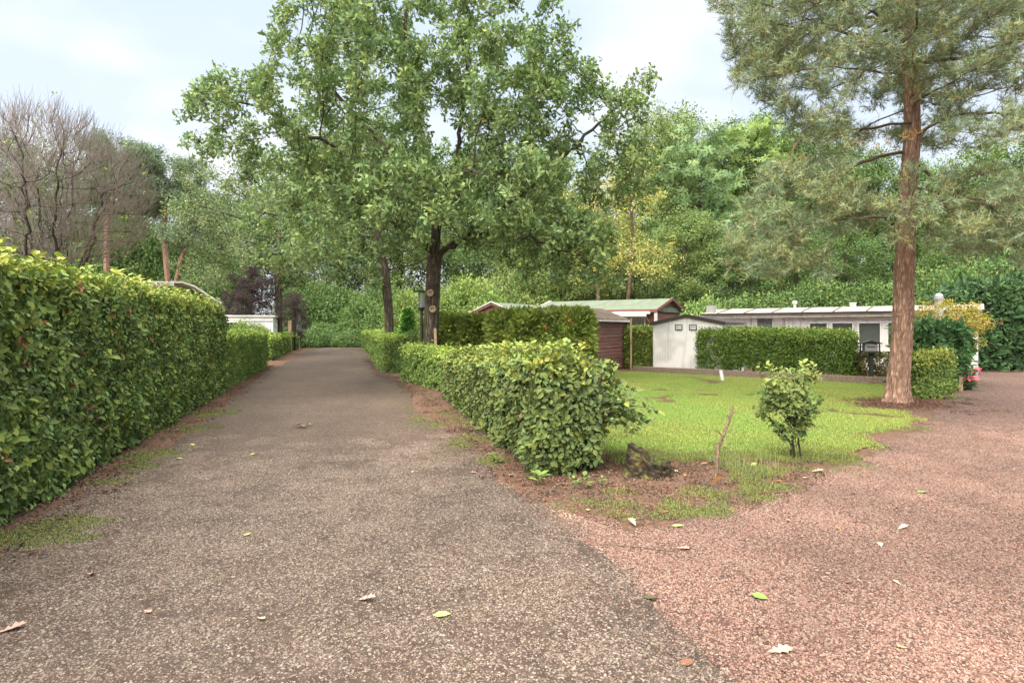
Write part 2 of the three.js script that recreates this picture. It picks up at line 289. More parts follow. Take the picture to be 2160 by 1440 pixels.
// real stones on the near part of the drive and the lane
function stonePatch(n, W, r0, r1, flat, sink, cols, seed) {
  const R = mulberry(seed), b = new Bag(), ico = new THREE.IcosahedronGeometry(1, 0).toNonIndexed().attributes.position;
  for (let i = 0; i < n; i++) {
    const x = (R() - .5) * W, z = (R() - .5) * W, r = lerp(r0, r1, R() * R()), a = R() * 6.28, sx = r * (.8 + R() * .5), sz = r * (.6 + R() * .4), sy = r * flat * (.7 + R() * .6), col = vary(R, cols[Math.floor(R() * cols.length)], .18, .05), ca = Math.cos(a), sa = Math.sin(a), ti = (R() - .5) * .7, y0 = sy * sink;
    const P = (k) => { const X = ico.getX(k), Y = ico.getY(k), Z = ico.getZ(k), j = .8 + hash(Math.round(X * 50) + i, Math.round(Y * 50), Math.round(Z * 50)) * .4, u = X * sx * j, w = Z * sz * j; return [x + u * ca + w * sa, y0 + Y * sy * j + u * ti, z - u * sa + w * ca]; };
    for (let k = 0; k < ico.count; k += 3) b.tri(P(k), P(k + 1), P(k + 2), col);
  }
  return b.build();
}
const lin = (r, g, b) => { const f = (v) => { v /= 255; return v <= .04045 ? v / 12.92 : ((v + .055) / 1.055) ** 2.4; }; return [f(r), f(g), f(b)]; };
function strew(name, label, cat, geo, mat, poly, x0, x1, z0, z1, cell, y, seed, keep, col) {
  const R = mulberry(seed), list = [];
  for (let x = x0; x < x1; x += cell) for (let z = z0; z < z1; z += cell) { const X = x + R() * cell, Z = z + R() * cell; if (!inPoly(poly, X, Z)) continue; const k = keep(X, Z, R); if (k <= 0) continue; list.push([new V3(X, y, Z), up, k, col(X, Z, R)]); }
  const o = scatter(scene, numbered(name), geo, mat, list, R); o.userData.label = label; o.userData.category = cat; return o;
}
const view = (x, z, m = 1.1) => z < -1.2 && Math.abs(x) < -z * .864 * m + .6;
strew('gravel_stones', 'loose crushed red stones lying on the drive', 'gravel', stonePatch(340, .30, .005, .0125, .7, .35, [lin(166, 128, 116), lin(148, 108, 98), lin(180, 146, 132), lin(130, 92, 82), lin(176, 148, 136), lin(158, 118, 106)], 71), M.stone, drivePoly, 0, 10, -10.5, -1.5, .21, .006, 72, (x, z, R) => view(x, z) && !inPoly(lanePoly, x - .06, z) && R() < clamp((10 + z) / 4, 0, 1) * (1 - .8 * sandy(x, z)) ? 1 : 0, (x, z, R) => { const w = .62 + (fbm(x * .5, z * .5, 7, 4) - .5) * .4 + (fbm(x * 2, z * 2, 17, 3) - .5) * .35; return [w * .92, w, w * .97]; });
strew('lane_pebbles', 'pale rounded pebbles bedded in the asphalt lane', 'pebbles', stonePatch(250, .30, .004, .0105, .55, -.1, [lin(156, 140, 126), lin(134, 115, 102), lin(116, 97, 86), lin(170, 158, 145), lin(144, 121, 107)], 81), M.stone, lanePoly, -6, 1.2, -9, -1.5, .21, .012, 82, (x, z, R) => view(x, z) && R() < clamp((8.6 + z) / 3.4, 0, 1) ? 1 : 0, (x, z, R) => { const w = .63 + (fbm(x * .6, z * .35, 2, 4) - .5) * .45; return [w * .97, w, w]; });
{ const R = mulberry(75), list = [], g = stonePatch(46, .34, .004, .010, .7, .35, [lin(166, 128, 116), lin(148, 108, 98), lin(180, 146, 132), lin(130, 92, 82), lin(192, 168, 154)], 76); for (let i = 0; i < 80; i++) { const t = R() * .32, [x, z] = laneB(t), o = -Math.abs(R() + R() - 1) * .4 + .14; if (z < -1 && z > -11) list.push([new V3(x + o, .013, z), up, 1, [.62, .61, .6]]); } const o = scatter(scene, numbered('stray_stones'), g, M.stone, list, R); o.userData.label = 'stray red stones spilled over the lane edge'; o.userData.category = 'gravel'; }
// grass
function blades(n, W, h0, h1, seed, cols, lean = .5, wd = .0022) {
  const R = mulberry(seed), b = new Bag();
  for (let i = 0; i < n; i++) { const x = (R() - .5) * W, z = (R() - .5) * W, h = lerp(h0, h1, R()), a = R() * 6.28, l = lean * R() * h, c = vary(R, cols[i % cols.length], .25, .15), dx = Math.cos(a) * wd, dz = Math.sin(a) * wd, lx = -Math.sin(a) * l, lz = Math.cos(a) * l, m = [x + lx * .35, h * .6, z + lz * .35]; b.tri([x - dx, 0, z - dz], [x + dx, 0, z + dz], m, c); b.tri([x - dx, 0, z - dz], m, [m[0] - dx * .6, m[1], m[2] - dz * .6], c); b.tri([m[0] - dx * .8, m[1], m[2] - dz * .8], [m[0] + dx * .8, m[1], m[2] + dz * .8], [x + lx, h, z + lz], c); }
  return b.build();
}
const lawnBlades = blades(460, .34, .012, .03, 91, [[.128, .185, .036], [.105, .172, .032], [.165, .188, .05], [.12, .19, .036], [.195, .19, .07]], .9, .0028);
const lawnCol = (x, z) => { const a = fbm(x * .45 + 3, z * .45, 3, 4), b = fbm(x * 1.6, z * 1.6, 8, 3); const y = clamp((a - .42) * 4, 0, 1) * .7 + clamp((b - .5) * 4, 0, 1) * .3; return [lerp(.84, 1.2, y), lerp(1.0, 1.04, y), lerp(.85, 1.0, y)]; };
strew('lawn_grass', 'short yellow green mown grass of the lawn', 'grass', lawnBlades, M.leaf, lawnPoly, -1.5, 12, -21.5, -6, .19, .01, 92, (x, z, R) => { const bare = fbm(x * .9, z * .9, 12, 3); const nearPine = Math.hypot(x - 7.7, (z + 11.6) * 1.3); return (bare > .66 || nearPine < 1.0 + bare) && R() < .75 ? 0 : .85 + R() * .4; }, lawnCol);
console.log('ground done');

// ------------------------------------------------------------------ bark and wood
const barkTex = (seed, base, lo, fx, fy) => { const c = tex(256, 512, (i, j) => { const u = i / 256 * 6.2832, q = fbm(Math.cos(u) * fx + 9, Math.sin(u) * fx, j / 512 * fy, 4), r = Math.abs(fbm(Math.cos(u) * fx * 2.2, Math.sin(u) * fx * 2.2 + 4, j / 512 * fy * 1.3 + seed, 3) - .5) * 4, k = clamp(r, 0, 1), w = .75 + q * .5; return [lerp(lo[0], base[0], k) * w, lerp(lo[1], base[1], k) * w, lerp(lo[2], base[2], k) * w]; }, 1, .6); const h = tex(256, 512, (i, j) => { const u = i / 256 * 6.2832, r = Math.abs(fbm(Math.cos(u) * fx * 2.2, Math.sin(u) * fx * 2.2 + 4, j / 512 * fy * 1.3 + seed, 3) - .5) * 4, k = clamp(r, 0, 1) * 255; return [k, k, k]; }, 1, .6, false); return [c, h]; };
const [oakC, oakH] = barkTex(3, [116, 106, 92], [56, 48, 40], 2.6, 9), [pineC, pineH] = barkTex(5, [150, 128, 114], [98, 78, 66], 3.4, 9), [redC, redH] = barkTex(8, [160, 130, 114], [118, 92, 78], 2.2, 8);
M.oak = std({ map: oakC, bumpMap: oakH, bumpScale: .012, roughness: 1 }); M.dark = std({ map: oakC, color: rgb(.92, .9, .86), roughness: 1 });
M.pine = std({ map: pineC, color: rgb(1.58, 1.48, 1.4), bumpMap: pineH, bumpScale: .02, roughness: 1 }); M.redpine = std({ map: redC, color: rgb(1.4, 1.36, 1.34), bumpMap: redH, bumpScale: .015, roughness: 1 });
M.twig = std({ map: oakC, color: rgb(1.6, 1.45, 1.25), roughness: 1 }); M.greenTwig = std({ map: oakC, color: rgb(1.7, 1.8, 1.05), roughness: 1 }); M.mauve = std({ color: rgb(.4, .355, .33), roughness: 1 });

// ------------------------------------------------------------------ hedges
// rounded block along path a-b; outer leaves as sprays, stems inside
function hedge({ name = 'hedge', label, group, a, b, w, h0, h1, r = .12, rough = .06, geo, mat = M.leaf, dens, size = [.8, 1.25], cols, topCols, seed, tilt = .35, shoots = 0, shootGeo, ends = [1, 1], stems = M.dark, stemGap = .45, sides = [1, 1], bare = 0, droop = 0 }) {
  const R = mulberry(seed), L = Math.hypot(b[0] - a[0], b[1] - a[1]), ux = (b[0] - a[0]) / L, uz = (b[1] - a[1]) / L, o = thing(name, label, 'hedge', a[0], 0, a[1], 0, group);
  const H = (s) => lerp(h0, h1, s / L), list = [], topList = [], W = (s, t, y) => new V3(ux * s - uz * t, y, uz * s + ux * t);
  const faces = [[L * Math.max(h0, h1) * sides[0], 0], [L * Math.max(h0, h1) * sides[1], 1], [L * w, 2], [w * h0 * ends[0], 3], [w * h1 * ends[1], 4]]; let tot = 0; faces.forEach((f) => { f[2] = tot; tot += f[0]; });
  const n = Math.round(tot * dens);
  for (let i = 0; i < n; i++) {
    const v = R() * tot, f = faces.filter((q) => q[2] <= v && q[0] > 0).pop()[1]; let s = R() * L, t = (R() - .5) * w, y, N;
    if (f < 2) { t = f ? w / 2 : -w / 2; y = (bare + R() * (1 - bare)) * H(s); N = new V3(0, 0, f ? 1 : -1); } else if (f === 2) { y = H(s); N = new V3(0, 1, 0); } else { s = f === 3 ? 0 : L; y = (bare + R() * (1 - bare)) * H(s); N = new V3(f === 3 ? -1 : 1, 0, 0); }
    const cs = clamp(s, r, L - r), ct = clamp(t, -w / 2 + r, w / 2 - r), cy = Math.min(y, H(s) - r), dv = new V3(s - cs, y - cy, t - ct); if (dv.lengthSq() > 1e-8) { N.copy(dv).normalize(); s = cs + N.x * r; y = cy + N.y * r; t = ct + N.z * r; }
    const q = (fbm(s * 1.7 + seed, y * 1.7, t * 1.7, 3) - .5) * 2 * rough, dep = -R() * R() * .28 * Math.min(1, w) + q; s += N.x * dep; y = Math.max(.03, y + N.y * dep); t += N.z * dep;
    const isTop = N.y > .6, D = new V3(ux * N.x - uz * N.z, N.y, uz * N.x + ux * N.z); D.addScaledVector(rdir(R), tilt); D.y += .22 - droop; D.normalize();
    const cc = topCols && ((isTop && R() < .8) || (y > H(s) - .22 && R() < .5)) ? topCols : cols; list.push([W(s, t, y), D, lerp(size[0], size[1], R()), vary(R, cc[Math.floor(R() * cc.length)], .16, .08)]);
  }
  scatter(o, 'foliage', geo, mat, list, R);
  if (shoots) { for (let i = 0; i < shoots; i++) { const s = R() * L, t = (R() - .5) * w * .9, k = .7 + R() * .8; topList.push([W(s, t, H(s) - .02), new V3((R() - .5) * .5, 1, (R() - .5) * .5).normalize(), k, vary(R, topCols[Math.floor(R() * topCols.length)], .15, .08)]); } scatter(o, 'shoots', shootGeo, mat, topList, R, 'fresh pale shoots on top'); }
  const T = new Tubes(); for (let s = .15; s < L; s += stemGap * (.7 + R() * .6)) { let p = W(s, (R() - .5) * w * .2, 0); const hh = H(s) * .85; for (let k = 0; k < 4; k++) { const q = [p.clone()], e = W(s + (R() - .5) * .6, (R() - .5) * w * .75, hh * (.5 + R() * .5)); for (let m = 1; m <= 4; m++) q.push(p.clone().lerp(e, m / 4).add(rdir(R).multiplyScalar(.03))); T.tube(q, [.022, .018, .013, .009, .004], 4); } }
  part(o, 'stems', T.build(), stems);
  return { o, W, H, L, w, R, list };
}
// up to 300 leaves that show largest become parts of their own
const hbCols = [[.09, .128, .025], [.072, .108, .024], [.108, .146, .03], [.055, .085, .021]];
const hornbeam = spray({ n: 18, rx: .115, ry: .05, size: .067, shape: LEAF.ovate, face: .55, cols: [[1, 1, 1], [.85, .9, .9], [1.12, 1.08, .95], [.9, .95, 1.05]], seed: 201, fold: .22, arch: .22, stem: [.5, .35, .3] });
const hornbeamS = spray({ n: 18, rx: .11, ry: .05, size: .055, shape: LEAF.simple, face: .55, cols: [[1, 1, 1], [.85, .9, .9], [1.12, 1.08, .95]], seed: 202, fold: .22, arch: .2 });
const shoot = (() => { const R = mulberry(203), b = new Bag(), st = [.5, .5, .3]; b.tri([-.002, -.05, 0], [.002, -.05, 0], [.01, .16, .01], st); b.tri([0, -.05, -.002], [0, -.05, .002], [.01, .16, .01], st); for (let i = 0; i < 9; i++) { const y = i / 9 * .15, a = i * 2.4 + R() * .6, t = new V3(Math.cos(a), .55 + R() * .4, Math.sin(a)).normalize(), n = new V3(-t.x * t.y, 1 - t.y * t.y, -t.z * t.y).normalize(); leaf(b, new V3(.01 * i / 9, y, .01 * i / 9), t, n, .05 + R() * .025, LEAF.ovate, vary(R, [1, 1, 1], .15), .2, .25); } return b.build(); })();
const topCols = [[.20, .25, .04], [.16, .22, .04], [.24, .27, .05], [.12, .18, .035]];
const oneLeaf = [0, 1, 2, 3].map((s) => { const b = new Bag(); leaf(b, new V3(), new V3(0, 0, 1), up, .07 + s * .006, LEAF.ovate, [1, 1, 1], .16 + s * .06, .1 + s * .08, .9 + s * .08); return b.build(); });
const oneLeafMats = [[.07, .105, .022], [.088, .124, .026], [.056, .086, .022], [.105, .134, .03]].map((c) => new THREE.MeshPhysicalMaterial({ color: rgb(...c.map((v) => v * GK)), roughness: .85, transmission: .22, thickness: 0, clearcoat: .22, clearcoatRoughness: .42, side: THREE.DoubleSide }));
const brownLeafMat = new THREE.MeshStandardMaterial({ color: rgb(.22, .11, .06), roughness: .9, side: THREE.DoubleSide });
function singleLeaves(hd, side, n, s0, s1, seed) {
  const R = mulberry(seed);
  for (let i = 0; i < n; i++) {
    const s = lerp(s0, s1, R()), y = .08 + R() * (hd.H(s) - .12), p = hd.W(s, side * (hd.w / 2 + .03 + (fbm(s * 1.7, y * 1.7, 3, 2) - .5) * .1), y), N = hd.W(0, side, 0).normalize();
    const nn = N.clone().addScaledVector(rdir(R), .5); nn.y += .35; nn.normalize(); const t = rdir(R); t.y -= .7; t.addScaledVector(nn, -t.dot(nn)).normalize();
    const m = part(hd.o, 'leaf', oneLeaf[i % 4], R() < .04 ? brownLeafMat : oneLeafMats[Math.floor(R() * 4)]); const X = new V3().crossVectors(nn, t); tmpM.makeBasis(X, nn, t); m.quaternion.setFromRotationMatrix(tmpM); m.position.copy(p); m.scale.setScalar(.65 + R() * .45);
  }
}
const tallA = [-3.45 - .42, -2.2], tallB = gp(463, 828); tallB[0] -= .42;
tallA[0] = tallB[0] + (tallB[1] + .6) * -.307; tallA[1] = -.6;
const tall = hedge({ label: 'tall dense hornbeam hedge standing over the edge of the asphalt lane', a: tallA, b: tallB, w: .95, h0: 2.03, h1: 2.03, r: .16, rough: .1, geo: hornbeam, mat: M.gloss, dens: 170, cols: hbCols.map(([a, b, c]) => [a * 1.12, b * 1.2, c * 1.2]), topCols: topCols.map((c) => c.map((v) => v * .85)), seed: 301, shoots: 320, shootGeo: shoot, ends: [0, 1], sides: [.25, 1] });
singleLeaves(tall, 1, 300, 2.6, 8.2, 302);
{ const R = mulberry(303), l = []; for (let i = 0; i < 55; i++) { const s = 2.5 + R() * 9.5; l.push([tall.W(s, .5 + (R() - .5) * .06, .4 + R() * 1.65), tall.W(0, 1, 0).add(rdir(R).multiplyScalar(.6)).normalize(), .5 + R() * .4, vary(R, [.22, .11, .06], .25)]); } scatter(tall.o, 'withered_leaves', spray({ n: 5, rx: .04, ry: .03, size: .07, shape: LEAF.ovate, face: .3, cols: [[1, 1, 1], [1.3, 1.3, 1.2]], seed: 304, fold: .5, arch: .5 }), M.dry, l, R, 'withered red brown leaves'); }
const lowCols = [[.085, .13, .03], [.07, .115, .028], [.10, .15, .035]];
const lowTop = [[.20, .26, .05], [.15, .21, .045]];
const H1 = { geo: hornbeamS, cols: lowCols, topCols: lowTop };
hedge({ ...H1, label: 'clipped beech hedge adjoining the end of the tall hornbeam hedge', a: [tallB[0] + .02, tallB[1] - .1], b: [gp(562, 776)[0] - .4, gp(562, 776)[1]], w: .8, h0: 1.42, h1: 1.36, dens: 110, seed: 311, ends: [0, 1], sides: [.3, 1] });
hedge({ ...H1, label: 'low clipped hedge past the side path that joins the lane', a: [gp(568, 761)[0] - .4, gp(568, 761)[1]], b: [gp(635, 731)[0] - .5, gp(635, 731)[1]], w: .8, h0: 1.15, h1: 1.08, dens: 50, seed: 312, ends: [1, 1], size: [1.3, 2.2] });
hedge({ ...H1, label: 'neatly clipped square hedge in front of the thin leaning oak trunk', a: [gp(808, 786)[0] + .38, gp(808, 786)[1]], b: [gp(779, 752)[0] + .38, gp(779, 752)[1]], w: .76, h0: 1.25, h1: 1.25, dens: 80, seed: 313, r: .06, rough: .03 });
hedge({ ...H1, label: 'clipped hedge farthest along the lane opposite the low left hedge', a: [gp(771, 750)[0] + .5, -33.6], b: [gp(761, 738)[0] + .5, gp(761, 738)[1]], w: .8, h0: 1.34, h1: 1.3, dens: 45, seed: 314, size: [1, 1.6] });
hedge({ ...H1, label: 'loose low hedge beneath the big oak beside the lamp post', a: [gp(933, 828)[0] + .35, gp(933, 828)[1] - .2], b: [gp(844, 803)[0] + .35, gp(844, 803)[1]], w: .7, h0: .96, h1: 1.03, dens: 110, seed: 315, rough: .09 });
const nearA = [.56, -6.1], nearB = [gp(937, 836)[0] + .32, gp(937, 836)[1]];
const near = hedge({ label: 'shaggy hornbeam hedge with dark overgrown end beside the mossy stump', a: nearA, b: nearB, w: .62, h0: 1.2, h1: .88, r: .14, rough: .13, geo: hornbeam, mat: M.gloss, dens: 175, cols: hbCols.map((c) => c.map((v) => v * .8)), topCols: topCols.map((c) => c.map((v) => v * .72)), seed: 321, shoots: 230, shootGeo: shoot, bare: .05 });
singleLeaves(near, -1, 150, .1, 4.5, 322);
{ const R = mulberry(323); // the overgrown end: loose boughs that lean out over the lawn
  const list = [], T = new Tubes();
  for (let i = 0; i < 26; i++) { const y0 = .42 + R() * .4, st = near.W(R() * .9, .1 + R() * .3, y0), e = st.clone().add(new V3(.15 + R() * .42, (R() - .35) * .6, (R() - .7) * .6)); const q = []; for (let k = 0; k <= 5; k++) q.push(st.clone().lerp(e, k / 5).add(new V3(0, Math.sin(k / 5 * 3.1) * .06, 0))); T.tube(q, [.015, .012, .009, .007, .005, .002], 5); for (let k = 2; k <= 5; k++) for (let m = 0; m < 2; m++) list.push([q[k].clone().add(rdir(R).multiplyScalar(.06)), new V3(R() - .3, 1, R() - .3).normalize(), .7 + R() * .35, vary(R, hbCols[Math.floor(R() * 4)], .15)]); }
  scatter(near.o, 'side_boughs_foliage', spray({ n: 8, rx: .1, ry: .03, size: .082, shape: LEAF.ovate, face: .6, cols: [[1, 1, 1], [.85, .9, .9], [1.15, 1.1, .95]], seed: 324, fold: .2, arch: .25 }), M.gloss, list, R); part(near.o, 'side_boughs', T.build(), M.dark);
  for (let i = 0; i < 150; i++) { const a = (R() - .5) * 2.6, hy = .12 + R() * .95, p = near.W(-.03 - R() * .1, (R() - .5) * .68, hy), nn = new V3(-.2 + (R() - .5) * .9, .35 + R() * .3, 1).normalize(), t = rdir(R); t.y -= .8; t.addScaledVector(nn, -t.dot(nn)).normalize(); const m = part(near.o, 'leaf', oneLeaf[i % 4], oneLeafMats[Math.floor(R() * 3)]); tmpM.makeBasis(new V3().crossVectors(nn, t), nn, t); m.quaternion.setFromRotationMatrix(tmpM); m.position.copy(p); m.scale.setScalar(.65 + R() * .4); }
}
// conifer hedges
const thuja = (() => { const R = mulberry(211), b = new Bag(); for (let i = 0; i < 16; i++) { const a = R() * 6.28, p = new V3(Math.cos(a) * .07 * R(), -.05 + R() * .05, Math.sin(a) * .07 * R()), t = new V3(Math.cos(a) * .75, .55 + R() * .7, Math.sin(a) * .75).normalize(), n = rdir(R); n.addScaledVector(t, -n.dot(t)).normalize(); const side = new V3().crossVectors(t, n), c = vary(R, [1, 1, 1], .25); for (let k = 0; k < 5; k++) { const f = (k - 2) / 2, tt = t.clone().addScaledVector(side, f * .75).normalize(); leaf(b, p.clone().addScaledVector(t, .025 * (2 - Math.abs(k - 2))), tt, n, .10 - Math.abs(f) * .035, LEAF.long, c, 0, .15, .75); } } return b.build(); })();
const thujaCols = [[.15, .2, .035], [.115, .165, .032], [.19, .225, .045], [.15, .18, .045]];
const TH = { geo: thuja, cols: thujaCols, name: 'conifer_hedge', tilt: .5, size: [1, 1.7], droop: -.1, r: .3, rough: .13 };
hedge({ ...TH, label: 'dark conifer hedge behind the big oak trunk', a: [-2.75, -19.0], b: [-.75, -18.6], w: 1, h0: 1.86, h1: 1.86, dens: 90, seed: 331 });
hedge({ ...TH, label: 'rounded conifer hedge in front of the brown clapboard shed', a: [-.6, -17.5], b: [2.28, -16.9], w: 1.15, h0: 1.93, h1: 2.0, dens: 95, seed: 332 });
{ const R = mulberry(333), l = [[1150, 690], [1198, 672], [1204, 680]].map(([px, py]) => [at(px, py, 16.35), new V3(0, .3, 1).normalize(), .5, [.5, .2, .06]]); const o = scene.children.find((c) => c.name === 'conifer_hedge_001'); l.forEach((e) => e[0].sub(o.position)); scatter(o, 'rusty_sprigs', thuja, M.dry, l, R, 'rust coloured dead sprigs'); }
// clipped privet behind the garden wall
const fine = spray({ n: 26, rx: .12, ry: .06, size: .05, shape: LEAF.simple, face: .35, cols: [[1, 1, 1], [.8, .88, .85], [1.2, 1.15, 1]], seed: 212, fold: .2 });
const broad = spray({ n: 14, rx: .16, ry: .07, size: .15, shape: LEAF.long, face: .35, cols: [[1, 1, 1], [.8, .9, .9], [1.15, 1.1, .95]], seed: 213, fold: .25, arch: .2, wide: 1.15 });
const wallDir = [.772, .636];                               // the garden wall runs from far left to near right
const wallP = (s, t = 0) => [4.45 + wallDir[0] * s + wallDir[1] * t, -20.1 + wallDir[1] * s - wallDir[0] * t];   // s along the wall, t behind it
hedge({ name: 'privet_hedge', geo: fine, label: 'long clipped privet hedge on the garden wall before the white mobile home', a: wallP(1.75, .75), b: wallP(6.15, .75), w: .95, h0: 1.5, h1: 1.4, r: .22, rough: .04, dens: 150, size: [1, 1.5], cols: [[.075, .125, .022], [.06, .105, .02], [.09, .14, .026]], topCols: [[.12, .17, .03]], seed: 341, stems: M.twig, bare: .16, ends: [1, 1] });
hedge({ name: 'privet_hedge', geo: fine, label: 'thin brownish low hedge around the letterbox post', a: wallP(6.2, .95), b: wallP(7.3, .95), w: .5, h0: .82, h1: .78, rough: .09, dens: 95, cols: [[.11, .115, .035], [.14, .10, .04], [.08, .09, .025]], seed: 342, stems: M.twig, bare: .1 });
hedge({ name: 'laurel_hedge', geo: broad, mat: M.gloss, label: 'glossy laurel hedge behind the pine trunk below the yellow shrub', a: [9.72, -14.5], b: [11.0, -14.9], w: 1.0, h0: 1.62, h1: 1.5, r: .25, rough: .14, dens: 90, cols: [[.045, .105, .03], [.035, .085, .028], [.06, .13, .035]], seed: 343 });
hedge({ ...H1, geo: hornbeamS, label: 'short square beech hedge right next to the pine trunk', a: [8.68, -12.75], b: [9.36, -12.75], w: .5, h0: .96, h1: 1.0, rough: .09, dens: 170, cols: [[.10, .15, .035], [.08, .125, .03], [.13, .17, .04]], topCols: [[.22, .24, .05]], seed: 344, stems: M.twig, bare: .05 });
hedge({ name: 'privet_hedge', geo: fine, label: 'pale green narrow hedge between the brown shed and the white shed', a: [4.35, -22.2], b: [5.6, -21.2], w: .6, h0: 1.5, h1: 1.55, dens: 140, cols: [[.13, .18, .035], [.09, .14, .03], [.16, .19, .04]], seed: 345, size: [1, 1.5] });
hedge({ name: 'laurel_hedge', geo: broad, mat: M.gloss, label: 'high dark laurel hedge where the gravel drive ends', a: [15.6, -21.4], b: [22, -21.8], w: 1.6, h0: 2.9, h1: 3.6, r: .5, rough: .3, dens: 40, cols: [[.03, .075, .02], [.025, .06, .018], [.045, .095, .025]], seed: 346, size: [1, 1.8] });
{ const R = mulberry(351), o = thing('golden_shrub', 'golden yellow shrub with reddish tips above the laurel hedge', 'shrub', 11.8, 0, -16), l = []; const T = new Tubes();
  for (let i = 0; i < 46; i++) { const a = R() * 6.28, q = Math.sqrt(R()), e = new V3(Math.cos(a) * q * 1.15, 1.35 + (1 - q * q) * .65 + R() * .25, Math.sin(a) * q * .8), pts = []; for (let k = 0; k <= 5; k++) pts.push(new V3(e.x * (k / 5) ** 1.3, e.y * k / 5, e.z * (k / 5) ** 1.3)); T.tube(pts, [.014, .012, .01, .008, .005, .002], 4); for (let k = 2; k <= 5; k++) for (let m = 0; m < 4; m++) l.push([pts[k].clone().add(rdir(R).multiplyScalar(.13)), new V3(R() - .5, 1, R() - .5).normalize(), .8 + R() * .6, vary(R, k === 5 && R() < .2 ? [.26, .15, .06] : [.24, .23, .045], .25)]); }
  scatter(o, 'foliage', fine, M.leaf, l, R); part(o, 'stems', T.build(), M.twig); }
console.log('hedges done');

// ------------------------------------------------------------------ buildings
const boardC = tex(256, 256, (i, j) => { const q = fbm(i / 256 * 3, j / 256 * 40, 3, 4), r = hash(0, j >> 3, 7); const w = .8 + q * .4 + (r - .5) * .06; return [122 * w, 88 * w, 80 * w]; }, .5, .5);
const grime = tex(256, 256, (i, j) => { const q = fbm(i / 256 * 5, j / 256 * 5, 3, 5), s = fbm(i / 256 * 40, j / 256 * 3, 9, 3), w = 1 - clamp((q - .5) * .5, 0, .12) - clamp((s - .62) * .5, 0, .08); return [250 * w, 249 * w, 246 * w]; }, .4, .4);
const feltC = (c, k = .25) => tex(256, 256, (i, j) => { const q = fbm(i / 256 * 6, j / 256 * 6, 4, 5), w = 1 - k / 2 + q * k + (hash(i, j, 2) - .5) * .14; return c.map((v) => v * w); }, .5, .5);
M.brown = std({ map: boardC }); M.trim = std({ map: grime, color: rgb(.78, .76, .74) }); M.white = std({ map: grime, color: rgb(.95, .95, .97), roughness: .6 });
M.darkTrim = std({ color: rgb(.045, .035, .03) }); M.roofGreen = std({ map: feltC([112, 124, 106]) }); M.roofBrown = std({ map: feltC([98, 84, 72], .5) }); M.roofDark = std({ map: feltC([72, 66, 66]) });
M.glass = new THREE.MeshPhysicalMaterial({ color: rgb(.8, .84, .84), roughness: .05, transmission: 1, thickness: 0, ior: 1.5 }); 
M.cloth = std({ color: rgb(.62, .6, .58), side: THREE.DoubleSide }); M.blind = std({ color: rgb(.33, .3, .28) }); M.steel = std({ color: rgb(.5, .5, .5), metalness: .4, roughness: .5 }); M.green = std({ color: rgb(.035, .05, .04), roughness: .6 });
M.conc = std({ map: concC, color: rgb(1.15, 1.12, 1.08), bumpMap: concH, bumpScale: .006, roughness: 1 });
// lapped boards on a wall of width w from y0 to y1 (z = 0 plane, facing +z); top(x) trims to a gable
function clap(w, y0, y1, bh, x0 = 0, gable = null) {
  const g = []; for (let y = y0; y < y1 - .01; y += bh) { const t = Math.min(y + bh, y1); let a = x0, b = x0 + w; if (gable && t > gable.eave) { const k = (t - gable.eave) / (gable.ridge - gable.eave); a = x0 + w / 2 * k; b = x0 + w - w / 2 * k; if (b - a < .05) break; } const s = new THREE.BufferGeometry(); const P = [a, y, .02, b, y, .02, b, t, .006, a, y, .02, b, t, .006, a, t, .006, a, y, .02, a, y, .004, b, y, .02, b, y, .02, a, y, .004, b, y, .004]; s.setAttribute('position', new THREE.Float32BufferAttribute(P, 3)); const U = []; for (let i = 0; i < 12; i++) U.push(P[i * 3], P[i * 3 + 1]); s.setAttribute('uv', new THREE.Float32BufferAttribute(U, 2)); s.computeVertexNormals(); g.push(s); }
  return mergeGeometries(g);
}
// slab of a gable roof: quad a-b-c-d with thickness
function slab(a, b, c, d, t = .05) { const A = new V3(...a), n = new V3(...b).sub(A).cross(new V3(...d).sub(A)).normalize().multiplyScalar(t), P = [a, b, c, d].map((v) => new V3(...v)), Q = P.map((v) => v.clone().sub(n)), pos = [], uv = []; const quad = (w, x, y, z) => { for (const v of [w, x, y, w, y, z]) { pos.push(v.x, v.y, v.z); uv.push(v.x, v.z + v.y * .5); } }; quad(P[0], P[1], P[2], P[3]); quad(Q[3], Q[2], Q[1], Q[0]); for (let i = 0; i < 4; i++) { const j = (i + 1) % 4; quad(P[i], Q[i], Q[j], P[j]); } const g = new THREE.BufferGeometry(); g.setAttribute('position', new THREE.Float32BufferAttribute(pos, 3)); g.setAttribute('uv', new THREE.Float32BufferAttribute(uv, 2)); g.computeVertexNormals(); return g; }
function bar(a, b, w, h) { const A = new V3(...a), B = new V3(...b), L = A.distanceTo(B), g = new THREE.BoxGeometry(w, h, L); g.lookAt(B.clone().sub(A)); g.translate((A.x + B.x) / 2, (A.y + B.y) / 2, (A.z + B.z) / 2); return g; }
